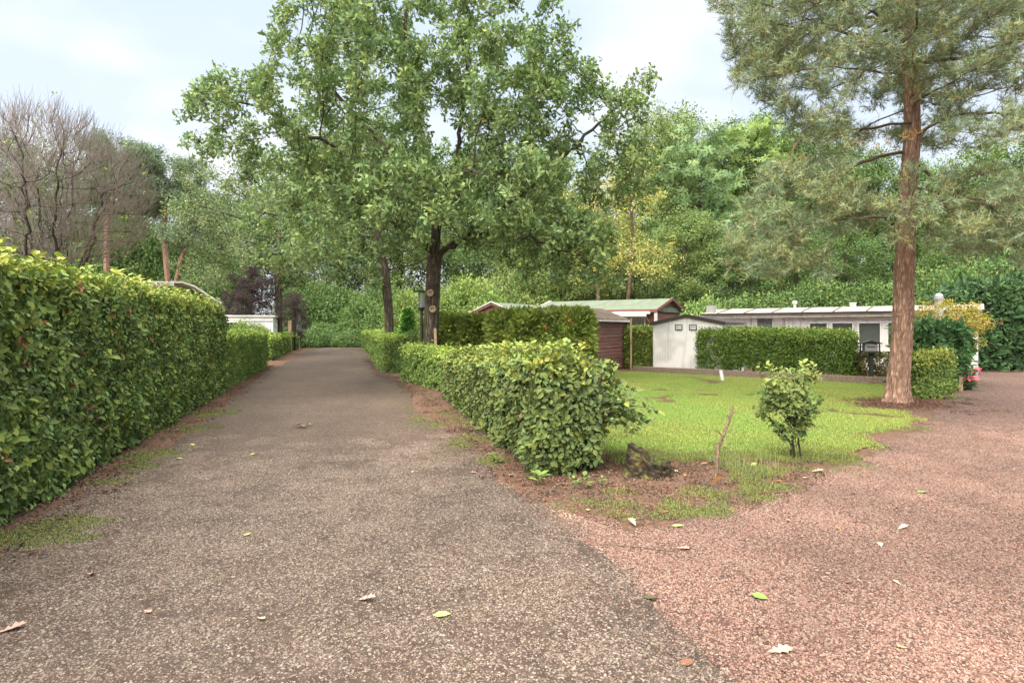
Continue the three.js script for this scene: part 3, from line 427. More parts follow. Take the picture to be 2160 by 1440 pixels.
function win(parent, x, y, w, h, z, { curtain, blind, lattice, name = 'window', frameMat = M.white } = {}) { // window on a wall facing +z
  const f = part(parent, name, merge([bx(w + .1, .05, .05, x, y + h, z), bx(w + .1, .05, .06, x, y - .05, z), bx(.05, h, .05, x - w / 2 - .025, y, z), bx(.05, h, .05, x + w / 2 + .025, y, z)]), frameMat);
  part(f, 'pane', bx(w, h, .008, x, y, z - .002), M.glass); 
  if (blind) part(f, 'blind', merge(Array.from({ length: Math.floor(h * blind / .035) }, (_, i) => bx(w - .03, .03, .008, x, y + h - .035 * (i + 1), z - .05))), M.blind);
  if (lattice) part(f, 'glazing_bar', merge([...[-.5, 0, .5].map((k) => bx(.015, h, .02, x + k * w * .5, y, z + .012)), ...[.33, .66].map((k) => bx(w, .015, .02, x, y + h * k, z + .012))]), frameMat);
  if (curtain) { const g = new THREE.PlaneGeometry(w, h * curtain, 60, 6), p = g.attributes.position; for (let i = 0; i < p.count; i++) { const X = p.getX(i), bottom = p.getY(i) < -h * curtain * .45; p.setZ(i, Math.sin(X * 60 / w * 1.2) * .02); if (bottom) p.setY(i, p.getY(i) + Math.abs(Math.sin(X / w * 9.4)) * .09); } g.translate(x, y + h - h * curtain / 2, z - .05); g.computeVertexNormals(); part(f, 'curtain', g, M.cloth); }
  return f;
}
// hollow block with window openings in its front (z = 0): front, sides, back, floor and ceiling with thickness
function room(L, H, D, holes, t = .06) {
  const s = new THREE.Shape([[0, 0], [L, 0], [L, H], [0, H]].map((q) => new THREE.Vector2(...q))); for (const [x, y, w, h] of holes) s.holes.push(new THREE.Path([[x - w / 2, y], [x - w / 2, y + h], [x + w / 2, y + h], [x + w / 2, y]].map((q) => new THREE.Vector2(...q))));
  const f = new THREE.ExtrudeGeometry(s, { depth: t, bevelEnabled: false }); f.translate(0, 0, -t);
  return merge([f, bx(t, H, D - t, t / 2, 0, -t - (D - t) / 2), bx(t, H, D - t, L - t / 2, 0, -t - (D - t) / 2), bx(L - 2 * t, H, t, L / 2, 0, -D + t / 2), bx(L - 2 * t, .03, D - 2 * t, L / 2, .02, -D / 2), bx(L - 2 * t, .03, D - 2 * t, L / 2, H - .04, -D / 2)]);
}
const TH0 = -.571;
{ // brown chalet with green felt roof: main block and a wing set at right angles
  const o = thing('wooden_chalet', 'low brown wooden chalet with pale green felt roof and awning', 'chalet', 1.28, 0, -33.0, TH0), L = 6.9, D = 4, E = 2.48, Rg = 3.0;
  part(o, 'wall', room(L, E, D, [[L - 1.3, 1.0, 1.5, 1.05], [L - 3.1, 1.0, 1.1, 1.05]]), M.brown);
  part(o, 'gable', (() => { const g = prism([[-D / 2, E], [D / 2, E], [0, Rg]], .06); g.rotateY(Math.PI / 2); g.translate(L + .02, 0, -D / 2); return g; })(), M.brown);
  part(o, 'roof', slab([-.1, E - .05, .25], [L + .2, E - .05, .25], [L + .2, Rg + .05, -D / 2], [-.1, Rg + .05, -D / 2], .05), M.roofGreen);
  part(o, 'roof', slab([L + .2, E - .05, -D - .25], [-.1, E - .05, -D - .25], [-.1, Rg + .045, -D / 2], [L + .2, Rg + .045, -D / 2], .05), M.roofGreen);
  part(o, 'fascia', bar([-.1, E - .12, .28], [L + .2, E - .12, .28], .04, .16), M.brown);
  part(o, 'verge_board', merge([bar([-.13, E - .03, .25], [-.13, Rg + .07, -D / 2], .05, .1), bar([-.13, Rg + .07, -D / 2], [-.13, E - .03, -D - .25], .05, .1)]), M.trim);
  part(o, 'verge_board', merge([bar([L + .24, E - .06, .25], [L + .24, Rg + .03, -D / 2], .05, .14), bar([L + .24, Rg + .03, -D / 2], [L + .24, E - .06, -D - .25], .05, .14)]), M.brown);
  for (const z of [.2, -D - .2]) part(o, 'porch_post', bx(.14, E - .15, .14, L + .1, 0, z), M.trim);
  part(o, 'pediment', (() => { const g = prism([[-D / 2 + .3, E - .15], [D / 2 - .3, E - .15], [D / 2 - .6, E + .1], [-D / 2 + .6, E + .1]], .03); g.rotateY(Math.PI / 2); g.translate(L + .09, 0, -D / 2); return g; })(), M.roofGreen);
  win(o, L - 1.3, 1.0, 1.5, 1.05, .03, { curtain: .95 }); win(o, L - 3.1, 1.0, 1.1, 1.05, .03, { curtain: .95 });
  const aw = part(o, 'awning', merge([bx(2.3, .1, .12, L - 1.3, 2.22, .34), bx(2.3, .03, .5, L - 1.3, 2.19, .6), bx(2.3, .1, .05, L - 1.3, 2.08, .86)]), M.trim, 'rolled out white awning'); part(aw, 'awning_arm', bar([L - .2, 1.65, .06], [L - .2, 2.1, .84], .03, .03), M.steel);
  // wing
  const wx = -2.35, ww = 2.5, w0 = .75, wl = 4.6; // gable front at z = w0
  part(o, 'wing_wall', bx(ww, E, wl, wx + .02, 0, w0 - wl / 2 - .03), M.brown);
  part(o, 'wing_siding', (() => { const g = clap(ww, 1.2, 2.92, .13, wx - ww / 2, { eave: E, ridge: 2.95 }); g.translate(0, 0, w0); return g; })(), M.brown);
  part(o, 'wing_roof', slab([wx - ww / 2 - .12, E - .03, w0 + .12], [wx, Rg - .03, w0 + .12], [wx, Rg - .03, w0 - wl], [wx - ww / 2 - .12, E - .03, w0 - wl]), M.roofGreen);
  part(o, 'wing_roof', slab([wx, Rg - .028, w0 + .12], [wx + ww / 2 + .12, E - .03, w0 + .12], [wx + ww / 2 + .12, E - .03, w0 - wl], [wx, Rg - .028, w0 - wl]), M.roofGreen);
  part(o, 'wing_verge_board', merge([bar([wx - ww / 2 - .35, E - .02, w0 + .15], [wx - ww / 2 - .1, E - .02, w0 + .15], .05, .06), bar([wx - ww / 2 - .12, E - .02, w0 + .15], [wx, Rg, w0 + .15], .05, .07), bar([wx, Rg, w0 + .15], [wx + ww / 2 + .12, E - .02, w0 + .15], .05, .07)]), M.trim);
  part(o, 'wing_barge', merge([bar([wx - ww / 2 - .1, E - .12, w0 + .12], [wx, Rg - .12, w0 + .12], .05, .14), bar([wx, Rg - .12, w0 + .12], [wx + ww / 2 + .1, E - .12, w0 + .12], .05, .14)]), M.brown);
  part(o, 'wing_gutter', bar([wx + ww / 2 + .16, E - .04, w0 + .12], [wx + ww / 2 + .16, E - .04, w0 - wl], .06, .06), M.trim);
}
{ // brown clapboard shed
  const o = thing('clapboard_shed', 'small brown clapboard shed with mottled felt roof behind the conifer hedge', 'shed', .58, 0, -20.2, TH0), W = 2.0, L = 3.75, E = 1.86, Rg = 2.25;
  part(o, 'wall', bx(W, E, L, W / 2, 0, -L / 2), M.brown);
  const sd = clap(L, .05, E, .125); sd.rotateY(Math.PI / 2); sd.translate(W, 0, 0); part(o, 'siding', sd, M.brown);
  const gs = clap(W, 1.0, Rg - .03, .125, 0, { eave: E, ridge: Rg }); gs.translate(0, 0, .002); part(o, 'gable_siding', gs, M.brown);
  part(o, 'roof', slab([-.15, E - .05, .12], [W / 2, Rg, .12], [W / 2, Rg, -L - .1], [-.15, E - .05, -L - .1], .04), M.roofBrown);
  part(o, 'roof', slab([W / 2, Rg + .002, .12], [W + .15, E - .05, .12], [W + .15, E - .05, -L - .1], [W / 2, Rg + .002, -L - .1], .04), M.roofBrown);
  part(o, 'verge_board', merge([bar([-.15, E - .04, .15], [W / 2, Rg + .02, .15], .04, .05), bar([W / 2, Rg + .02, .15], [W + .15, E - .04, .15], .04, .05)]), M.trim);
  part(o, 'barge_board', merge([bar([-.13, E - .13, .13], [W / 2, Rg - .08, .13], .03, .12), bar([W / 2, Rg - .08, .13], [W + .13, E - .13, .13], .03, .12)]), M.darkTrim);
  part(o, 'eave_trim', bar([W + .17, E - .1, .1], [W + .17, E - .1, -L - .08], .04, .06), M.trim);
  part(o, 'corner_post', bx(.07, E - .1, .07, W + .03, 0, -L + .03), M.brown);
}
{ // white metal garden shed
  const [sx, sz] = wallP(.18, .4), o = thing('garden_shed', 'white metal garden shed with black roof and two small vents', 'shed', sx, 0, sz, -.69), W = 2.4, D = 2.0, E = 1.68, Rg = 1.9, s = .03;
  part(o, 'wall', bx(W, E, D, W / 2, 0, -D / 2), M.white);
  { const g = prism([[0, 0], [W, 0], [W, E], [W / 2, Rg], [0, E]], .02); g.translate(0, 0, .022); part(o, 'panel_sheet', g, M.white); const ribs = []; for (let x = .1; x < W - .03; x += .1) { const t = E + (Rg - E) * (1 - Math.abs(x - W / 2) / (W / 2)) - .04; ribs.push(bx(.008, t, .004, x, 0, .024)); } part(o, 'rib', merge(ribs), M.white); }
  part(o, 'roof', slab([-.08, E - .01, .06], [W / 2, Rg + .03, .06], [W / 2, Rg + .03, -D], [-.08, E - .01, -D], s), M.roofDark); part(o, 'roof', slab([W / 2, Rg + .032, .06], [W + .08, E - .01, .06], [W + .08, E - .01, -D], [W / 2, Rg + .032, -D], s), M.roofDark);
  part(o, 'roof_edge', merge([bar([-.08, E - .03, .075], [W / 2, Rg + .01, .075], .04, .1), bar([W / 2, Rg + .01, .075], [W + .08, E - .03, .075], .04, .1)]), M.darkTrim); part(o, 'ridge_cap', bx(.22, .03, .1, W / 2, Rg + .02, .05), M.darkTrim);
  for (const x of [.93, 1.42]) { const v = part(o, 'vent', merge([bx(.24, .02, .02, x, 1.6, .035), bx(.24, .02, .02, x, 1.43, .035), bx(.02, .19, .02, x - .12, 1.43, .035), bx(.02, .19, .02, x + .12, 1.43, .035)]), M.darkTrim); part(v, 'louvre', merge([0, 1, 2].map((k) => bx(.2, .02, .015, x, 1.465 + k * .045, .035))), M.trim); }
}
{ // white mobile home
  const o = thing('mobile_home', 'long white mobile home with shallow roof and flues behind the privet hedge', 'mobile home', 7.95, 0, -24.0, -.668), L = 8.6, D = 3, E = 2.06, Rg = 2.3;
  part(o, 'wall', room(L, E, D, [[1.05, 1.0, .42, .75], [2.2, .95, .55, .92], ...[[4.05, .55], [4.82, .62], [5.65, .62], [6.5, .6], [7.5, .6]].map(([x, w]) => [x, .95, w, .72])]), M.white);
  part(o, 'roof', slab([-.15, E + .02, .35], [L + .15, E + .02, .35], [L + .15, Rg, -1.3], [-.15, Rg, -1.3], .04), std({ map: feltC([170, 164, 154], .5) }));
  part(o, 'roof', slab([-.15, Rg - .002, -1.3], [L + .15, Rg - .002, -1.3], [L + .15, E + .1, -D - .2], [-.15, E + .1, -D - .2], .04), M.roofBrown);
  for (let x = .5; x < L; x += 1.02) part(o, 'roof_seam', bar([x, E + .035, .34], [x, Rg + .015, -1.28], .025, .025), M.roofBrown);
  part(o, 'gutter', bar([-.18, E - .01, .39], [L + .18, E - .01, .39], .07, .06), M.darkTrim); part(o, 'fascia', bx(L + .2, .14, .03, L / 2, E - .16, .3), M.trim);
  part(o, 'soffit', bx(L + .1, .02, .32, L / 2, E - .17, .15), M.trim);
  win(o, 1.05, 1.0, .42, .75, .03, { lattice: true }); const dr = win(o, 2.2, .95, .55, .92, .03, { curtain: .55, name: 'door_window' });
  part(o, 'door_frame', merge([bx(.06, 1.85, .05, 1.68, 0, .03), bx(.06, 1.85, .05, 2.86, 0, .03)]), M.steel); part(o, 'brick_panel', bx(.5, 1.86, .05, 3.2, 0, .03), M.white);
  { const g = []; for (let y = .1; y < 1.8; y += .12) g.push(bx(.49, .008, .012, 3.2, y, .055)); for (let x = 3.05; x < 3.45; x += .13) g.push(bx(.008, 1.8, .012, x, .05, .057)); part(o, 'brick_joint', merge(g), M.steel); }
  for (const [x, w] of [[4.05, .55], [4.82, .62], [5.65, .62], [6.5, .6], [7.5, .6]]) win(o, x, .95, w, .72, .03, { blind: x > 4.5 ? .9 : .5 });
  part(o, 'awning_rail', bx(4.6, .09, .04, 5.8, 1.78, .02), M.steel); part(o, 'sagging_cover', (() => { const c = []; for (let k = 0; k <= 12; k++) c.push(new V3(3.6 + k * .37, 1.86 - Math.sin(k / 12 * 3.14) * .03 + (k % 3) * .008, .07)); const t = new Tubes(); t.tube(c, c.map(() => .035), 6); return t.build(); })(), M.trim);
  part(o, 'flue', merge([cyl(.05, .05, .35, 3.05, Rg - .12, -.9), cyl(.09, .09, .05, 3.05, Rg + .14, -.9), cyl(.09, .07, .04, 3.05, Rg + .21, -.9)]), M.trim); part(o, 'roof_vent', merge([bx(.18, .14, .18, 5.0, Rg - .03, -1.0), bx(.22, .03, .22, 5.0, Rg + .11, -1.0)]), M.trim);
  part(o, 'flue_box', bx(.3, .45, .3, .15, E - .1, .05), M.steel); part(o, 'chimney_pipe', merge([cyl(.12, .12, 1.5, 7.62, 1.0, .55, 16), (() => { const s = new THREE.SphereGeometry(.12, 16, 8); s.translate(7.62, 2.5, .55); return s; })(), cyl(.14, .14, .03, 7.62, 2.42, .55, 16)]), M.steel, 'grey pipe with domed cap');
}
{ // caravan with curved canopy behind the tall hedge
  const o = thing('caravan', 'pale caravan with curved canopy showing over the tall hornbeam hedge', 'caravan', -9.8, 0, -17, .42), W = 3.4;
  part(o, 'wall', bx(W, 2.75, 5, -W / 2 - .1, 0, -2.5), M.white); part(o, 'roof', slab([-W - .2, 2.86, .15], [.1, 2.82, .15], [.1, 2.82, -5.2], [-W - .2, 2.86, -5.2], .06), M.trim); part(o, 'roof_edge', bx(W + .3, .1, .05, -W / 2 - .05, 2.7, .17), M.trim);
  const prof = [[0, 2.8], [.3, 2.8], [.6, 2.7], [.85, 2.53], [1.1, 2.34], [1.32, 2.22]], sh = []; for (let i = 0; i < prof.length - 1; i++) sh.push(slab([prof[i][0], prof[i][1], .1], [prof[i + 1][0], prof[i + 1][1], .1], [prof[i + 1][0], prof[i + 1][1], -2.6], [prof[i][0], prof[i][1], -2.6], .015));
  const cn = part(o, 'canopy', merge(sh), std({ color: rgb(.34, .36, .27) }), 'curved grey green canopy'); part(cn, 'canopy_edge', merge(prof.slice(1).map((q, i) => bar([prof[i][0], prof[i][1] + .02, .13], [q[0], q[1] + .02, .13], .05, .05))), M.trim);
  for (let k = 0; k < 6; k++) part(cn, 'canopy_rib', merge(prof.slice(1).map((q, i) => bar([prof[i][0], prof[i][1] - .03, -.2 - k * .44], [q[0], q[1] - .03, -.2 - k * .44], .04, .03))), M.trim);
  for (const z of [.05, -2.5]) part(o, 'canopy_post', bx(.06, 2.2, .06, 1.28, 0, z), M.trim);
}
{ const o = thing('caravan', 'white caravan glimpsed below the purple tree', 'caravan', xAt(505, 32), 0, -32, .28); { const g = room(6, 2.0, 2.3, [[4.0, 1.0, 1.1, .7]]); g.translate(-4.2, .1, 1.15); part(o, 'wall', g, M.white); } part(o, 'roof', bx(6.2, .08, 2.5, -1.2, 2.1, 0), M.trim); part(o, 'trim_strip', bx(6.02, .05, .02, -1.2, 1.85, 1.17), M.steel); win(o, -.2, 1.1, 1.1, .7, 1.17, {}); part(o, 'chassis', bx(5.6, .1, 2.0, -1.2, 0, 0), M.darkTrim); }
console.log('buildings done');

// garden wall
{ const o = thing('garden_wall', 'low exposed aggregate concrete wall along the back of the lawn', 'wall', wallP(-.35)[0], 0, wallP(-.35)[1], -.69), seg = 1.42; for (let k = 0; k < 6; k++) part(o, 'wall_block', bx(seg - .008, .2 + (k % 2) * .004, .16, seg * (k + .5), 0, 0), M.conc); }
// letterbox
{ const o = thing('letterbox', 'dark green house shaped letterbox on a post above the garden wall', 'letterbox', xAt(1838, 16.3), 0, -16.35, -.3); part(o, 'post', bx(.1, .82, .1, .03, 0, 0), M.green); part(o, 'tray', bx(.46, .05, .3, 0, .82, 0), M.green); const b = part(o, 'box', bx(.3, .2, .22, 0, .87, 0), std({ color: rgb(.3, .31, .3) })); part(b, 'slot', bx(.2, .02, .01, 0, .98, .113), M.darkTrim); for (const x of [-.2, .2]) for (const z of [-.12, .12]) part(o, 'upright', bx(.03, .2, .03, x, .87, z), M.green); part(o, 'roof', merge([bar([-.26, 1.08, 0], [0, 1.15, 0], .34, .03), bar([0, 1.15, 0], [.26, 1.08, 0], .34, .03)]), M.green); }
// lamp post
{ const o = thing('lamp_post', 'dark green garden lamp post with flat cap beside the oak trunk', 'lamp post', xAt(889, 17.4), 0, -17.4); part(o, 'pole', cyl(.045, .038, 2.0, 0, 0, 0), M.green); part(o, 'collar', merge([cyl(.03, .1, .1, 0, 1.98, 0), cyl(.11, .11, .03, 0, 2.08, 0)]), M.green); part(o, 'lantern_glass', (() => { const g = new THREE.CylinderGeometry(.095, .095, .42, 16, 1, true); g.translate(0, 2.32, 0); return g; })(), new THREE.MeshPhysicalMaterial({ color: rgb(.75, .78, .74), transmission: .7, thickness: 0, roughness: .25, side: THREE.DoubleSide })); part(o, 'bulb_holder', cyl(.05, .05, .16, 0, 2.11, 0), M.steel); for (let k = 0; k < 4; k++) part(o, 'stay', bx(.012, .46, .012, Math.cos(k * 1.57 + .4) * .115, 2.1, Math.sin(k * 1.57 + .4) * .115), M.green); part(o, 'cap', merge([cyl(.25, .24, .025, 0, 2.56, 0, 24), cyl(.1, .06, .04, 0, 2.585, 0, 16)]), M.green); }
const woodC = tex(128, 256, (i, j) => { const q = fbm(i / 128 * 14, j / 256 * 2, 3, 4), w = .7 + q * .6; return [160 * w, 142 * w, 112 * w]; });
M.wood = std({ map: woodC });
tagMesh('wooden_stake', 'weathered wooden stake standing against the oak trunk', 'stake', merge([bx(.07, 1.5, .06, 0, 0, 0), bx(.12, .04, .08, -.05, 1.15, 0)]), M.wood, xAt(921, 16.4), 0, -16.4, .03);
tagMesh('wooden_stake', 'tall thin pale pole beside the brown shed', 'stake', bx(.06, 1.85, .06), M.wood, xAt(1331, 21.2), 0, -21.2, 0);
tagMesh('wooden_stake', 'short grey post at the end of the garden wall', 'stake', bx(.09, .34, .09), M.wood, xAt(2025, 14.2), 0, -14.2, 0);
tagMesh('wooden_stake', 'pale post beside the low hedge under the purple tree', 'stake', bx(.2, 2.0, .12), M.wood, xAt(611, 38), 0, -38, 0);
function tagMesh(name, label, category, geo, mat, x, y, z, tilt = 0, group) { const m = part(scene, numbered(name), geo, mat); m.position.set(x, y, z); m.rotation.z = tilt; m.userData = { label, category }; if (group) m.userData.group = group; return m; }
{ const t = new Tubes(); t.tube([new V3(0, -.05, 0), new V3(-.02, .1, 0), new V3(-.055, .3, 0)], [.05, .048, .046], 14); const o = thing('marker_peg', 'short leaning white peg stuck in the lawn', 'peg', xAt(1525, 16.9), 0, -16.9); part(o, 'shaft', t.build(), M.white); const c = new THREE.CircleGeometry(.046, 14); c.rotateX(-Math.PI / 2); c.translate(-.055, .3, 0); part(o, 'cut_top', c, M.steel); }
{ const o = thing('garden_parasol', 'closed grey parasol standing near the lane end', 'parasol', xAt(631, 40), 0, -40); const p = [[.02, 2.5], [.06, 2.4], [.13, 1.9], [.17, 1.4], [.15, 1.15], [.08, 1.1]].map((q) => new THREE.Vector2(...q)); part(o, 'canopy', new THREE.LatheGeometry(p, 10), std({ color: rgb(.28, .29, .3), side: THREE.DoubleSide })); part(o, 'pole', cyl(.025, .02, 2.5, 0, 0, 0, 8), M.steel); }
// pots with pink flowers
for (const [px, d, h, lab] of [[2043, 14.4, .16, 'dark pot of pink flowers in front of the laurel hedge'], [2050, 15.3, .3, 'taller dark pot of pink flowers beside the laurel hedge']]) {
  const R = mulberry(400 + px), o = thing('flower_pot', lab, 'flower pot', xAt(px, d), 0, -d); part(o, 'pot', new THREE.LatheGeometry([[0, 0], [.08, 0], [.1, h - .02], [.115, h - .02], [.115, h], [.09, h], [.085, h - .04], [0, h - .04]].map((q) => new THREE.Vector2(...q)), 18), M.darkTrim);
  const l = [], f = []; for (let i = 0; i < 26; i++) { l.push([new V3((R() - .5) * .22, h + R() * .1, (R() - .5) * .2), rdir(R), .55, vary(R, [.05, .1, .03])]); f.push([new V3((R() - .5) * .3, h + .08 + R() * .12, (R() - .3) * .22), new V3(R() - .5, .6, R()).normalize(), .45 + R() * .2, vary(R, [.75, .12, .2], .2)]); }
  scatter(o, 'foliage', fine, M.leaf, l, R); scatter(o, 'flowers', spray({ n: 10, rx: .035, ry: .01, size: .06, shape: LEAF.simple, face: .8, cols: [[1, 1, 1], [1.1, .9, 1]], seed: 421, fold: .1, wide: 1.4 }), M.leaf, f, R, 'pink blossoms');
}
console.log('garden things done');

// ------------------------------------------------------------------ trees
const oakSpray = spray({ n: 15, rx: .17, ry: .09, size: .115, shape: LEAF.oak, face: .35, cols: [[1, 1, 1], [.82, .9, .92], [1.18, 1.12, .95], [.95, 1, 1.05]], seed: 501, fold: .12, arch: .2, stem: [.35, .3, .25] });
const farSpray = spray({ n: 46, rx: .36, ry: .24, size: .105, shape: LEAF.simple, face: .3, cols: [[1, 1, 1], [.8, .88, .9], [1.2, 1.12, .95]], seed: 502, fold: .2 });
const pinnate = (() => { const R = mulberry(503), b = new Bag(); for (let f = 0; f < 6; f++) { const a = f * 1.05 + R() * .5, d = new V3(Math.cos(a), .15 + R() * .3, Math.sin(a)).normalize(); for (let i = 0; i < 9; i++) for (const s of [-1, 1]) { const u = .08 + i / 9 * .42, p = d.clone().multiplyScalar(u); p.y -= u * u * .7; const t = new V3(-d.z * s, -.1, d.x * s).addScaledVector(d, .35).normalize(); leaf(b, p, t, up, .10, LEAF.simple, vary(R, [1, 1, 1], .18), .1, .1, .8); } } return b.build(); })();
function tree(name, label, category, group, x, z, spec) {
  const o = thing(name, label, category, x, 0, z, 0, group), base = new V3(x, 0, z);
  const local = (p) => p.clone().sub(base);
  const t = grow({ ...spec.grow, trunk: spec.grow.trunk.map(local), arms: (spec.grow.arms || []).map((a) => a.map(local)), goals: spec.grow.goals.map(local) });
  part(o, 'trunk', limbs(t, { vs: .5, thin: spec.thin || 0 }), spec.bark);
  const [list, R] = crownOf(t, spec.crown); scatter(o, 'crown', spec.geo, spec.mat || M.leaf, list, R);
  return { o, t, list };
}
const oakCols = [[.125, .182, .058], [.102, .158, .052], [.146, .198, .062], [.084, .132, .046]];
const ell = (px, py, d, rx, ry, rz) => [at(px, py, d), [rx, ry, rz]];
{ // the big oak by the lane
  const d = 17, B = (px, py, dd = d) => at(px, py, dd), x = xAt(908, d);
  const goals = [...goalsIn([ell(900, 190, 17, 4.6, 4.0, 4.2), ell(590, 300, 16.6, 2.6, 2.0, 2.6), ell(1190, 330, 16.6, 2.6, 2.0, 2.6), ell(880, -40, 17, 3.8, 3.6, 3.6), ell(1000, 400, 14.6, 2.4, 1.3, 1.6), ell(780, 440, 15, 2.4, 1.2, 1.8)], 1900, 511, { gap: .49, fr: .5 }), ...goalsIn([ell(1130, 500, 15.6, 2.2, .85, 1.6), ell(1235, 560, 15.6, 1.1, .7, .9), ell(1330, 205, 16, .8, .75, .8), ell(460, 240, 16, .7, 1.0, .9), ell(520, 180, 16.5, .7, .6, .7), ell(1200, 170, 16.5, 1.0, .7, 1), ell(1302, 610, 15.8, .35, .35, .3)], 420, 512, { gap: .3 })];
  const o = tree('oak_tree', 'large spreading oak with two sawn branch scars above the lane hedges', 'tree', undefined, x, -d, {
    grow: { trunk: [B(908, HZ + 1875 / d), B(911, 650), B(915, 560), B(921, 470), B(921, 440)],
      arms: [[B(905, 548), B(872, 460, 16.6), B(820, 385, 16.4), B(740, 330, 16.2), B(640, 280, 16), B(560, 230, 16)], [B(872, 460, 16.6), B(885, 360), B(870, 240, 17.4), B(850, 110, 17.6), B(860, -60, 17.6)], [B(921, 445), B(960, 330, 17.2), B(985, 200, 17.4), B(990, 60, 17.4), B(960, -120, 17)], [B(925, 548), B(985, 492, 16.5), B(1060, 440, 16.2), B(1160, 360, 16.2), B(1260, 260, 16.2), B(1330, 200, 16)], [B(925, 455), B(1000, 372, 17.5), B(1080, 250, 18), B(1130, 120, 18)], [B(921, 450), B(800, 300, 18), B(690, 180, 18.5), B(640, 80, 18.5)], [B(930, 540), B(1000, 490, 15.6), B(1120, 500, 15), B(1200, 530, 15)], [B(915, 470), B(930, 410, 16), B(960, 370, 15), B(1010, 360, 14)], [B(905, 548), B(830, 470, 15.6), B(760, 430, 15), B(690, 415, 14.8)]], goals, step: .24, kill: .36, rTip: .006, rBase: .21, max: 12000, seed: 513, lift: .06, wob: .22 },
    bark: M.oak, mat: M.thin, geo: oakSpray, crown: { rMax: .0125, per: 2.5, spread: .3, cols: oakCols, seed: 514, size: [.95, 1.5] } }).o;
  for (const [px, py] of [[908, 618], [913, 652]]) { const t = new THREE.TorusGeometry(.075, .028, 8, 18), c = new THREE.CylinderGeometry(.07, .08, .06, 16); c.rotateX(Math.PI / 2); const p = at(px, py, d - .225).sub(o.position); t.translate(p.x, p.y, p.z + .03); c.translate(p.x, p.y, p.z - .01); part(o, 'branch_scar', merge([t, c]), M.wood); }
  // a flare at the foot
}
{ // second oak
  const d = 26, x = xAt(822, d), B = (px, py) => at(px, py, d);
  tree('oak_tree', 'slimmer oak with slightly leaning trunk behind the clipped square hedge', 'tree', undefined, x, -d, {
    grow: { trunk: [B(822, HZ + 1875 / d), B(820, 660), B(812, 570), B(795, 500), B(800, 400)], goals: goalsIn([ell(770, 440, 25.5, 4.2, 3.0, 3.6), ell(620, 480, 25.5, 2.6, 2.2, 2.5), ell(790, 300, 26, 3.5, 2.5, 3), ell(700, 540, 25, 2.2, 1.2, 2), ell(930, 480, 25.5, 2.5, 1.6, 2)], 750, 521, { gap: .42 }), step: .34, kill: .6, rTip: .009, rBase: .2, seed: 522 },
    bark: M.oak, mat: M.thin, geo: oakSpray, crown: { rMax: .016, per: 2.2, spread: .45, cols: oakCols, seed: 523, size: [1.3, 2.0] } });
}
{ // third oak, left of the lane
  const d = 34, x = xAt(588, d), B = (px, py) => at(px, py, d);
  tree('oak_tree', 'greyish green oak rising behind the low hedge on the left lane side', 'tree', undefined, x, -d, {
    grow: { trunk: [B(588, HZ + 1875 / d), B(588, 640), B(584, 570), B(590, 470)], goals: goalsIn([ell(540, 480, 33, 4.6, 3.8, 4), ell(450, 520, 33, 2.6, 3.0, 2.6), ell(650, 480, 33.5, 3, 3, 3), ell(520, 400, 34, 3, 2.4, 3), ell(420, 450, 33, 1.6, 2.2, 2)], 700, 531, { gap: .4 }), step: .42, kill: .75, rTip: .011, rBase: .2, seed: 532 },
    bark: M.oak, geo: farSpray, crown: { rMax: .02, per: 2.4, spread: .6, cols: [[.10, .14, .06], [.085, .125, .055], [.115, .15, .06]], seed: 533, size: [.8, 1.25] } });
}
// the pine on the right
const needleTuft = (() => { const R = mulberry(541), b = new Bag(); for (let s = 0; s < 4; s++) { const a = s * 1.6 + R(), ax = new V3(Math.cos(a) * .75, .65, Math.sin(a) * .75).normalize(), L = .12 + R() * .06; for (let i = 0; i < 22; i++) { const p = ax.clone().multiplyScalar(L * (.15 + .85 * i / 22)), t = rdir(R); t.addScaledVector(ax, .9).normalize(); const e = p.clone().addScaledVector(t, .055 + R() * .02), w = new V3().crossVectors(t, rdir(R)).normalize().multiplyScalar(.0032), c = vary(R, [1, 1, 1], .2); b.tri([p.x - w.x, p.y - w.y, p.z - w.z], [p.x + w.x, p.y + w.y, p.z + w.z], [e.x, e.y, e.z], c); } const q = ax.clone().multiplyScalar(L); b.tri([-.004, 0, 0], [.004, 0, 0], [q.x, q.y, q.z], [1.5, .8, .8]); } return b.build(); })();
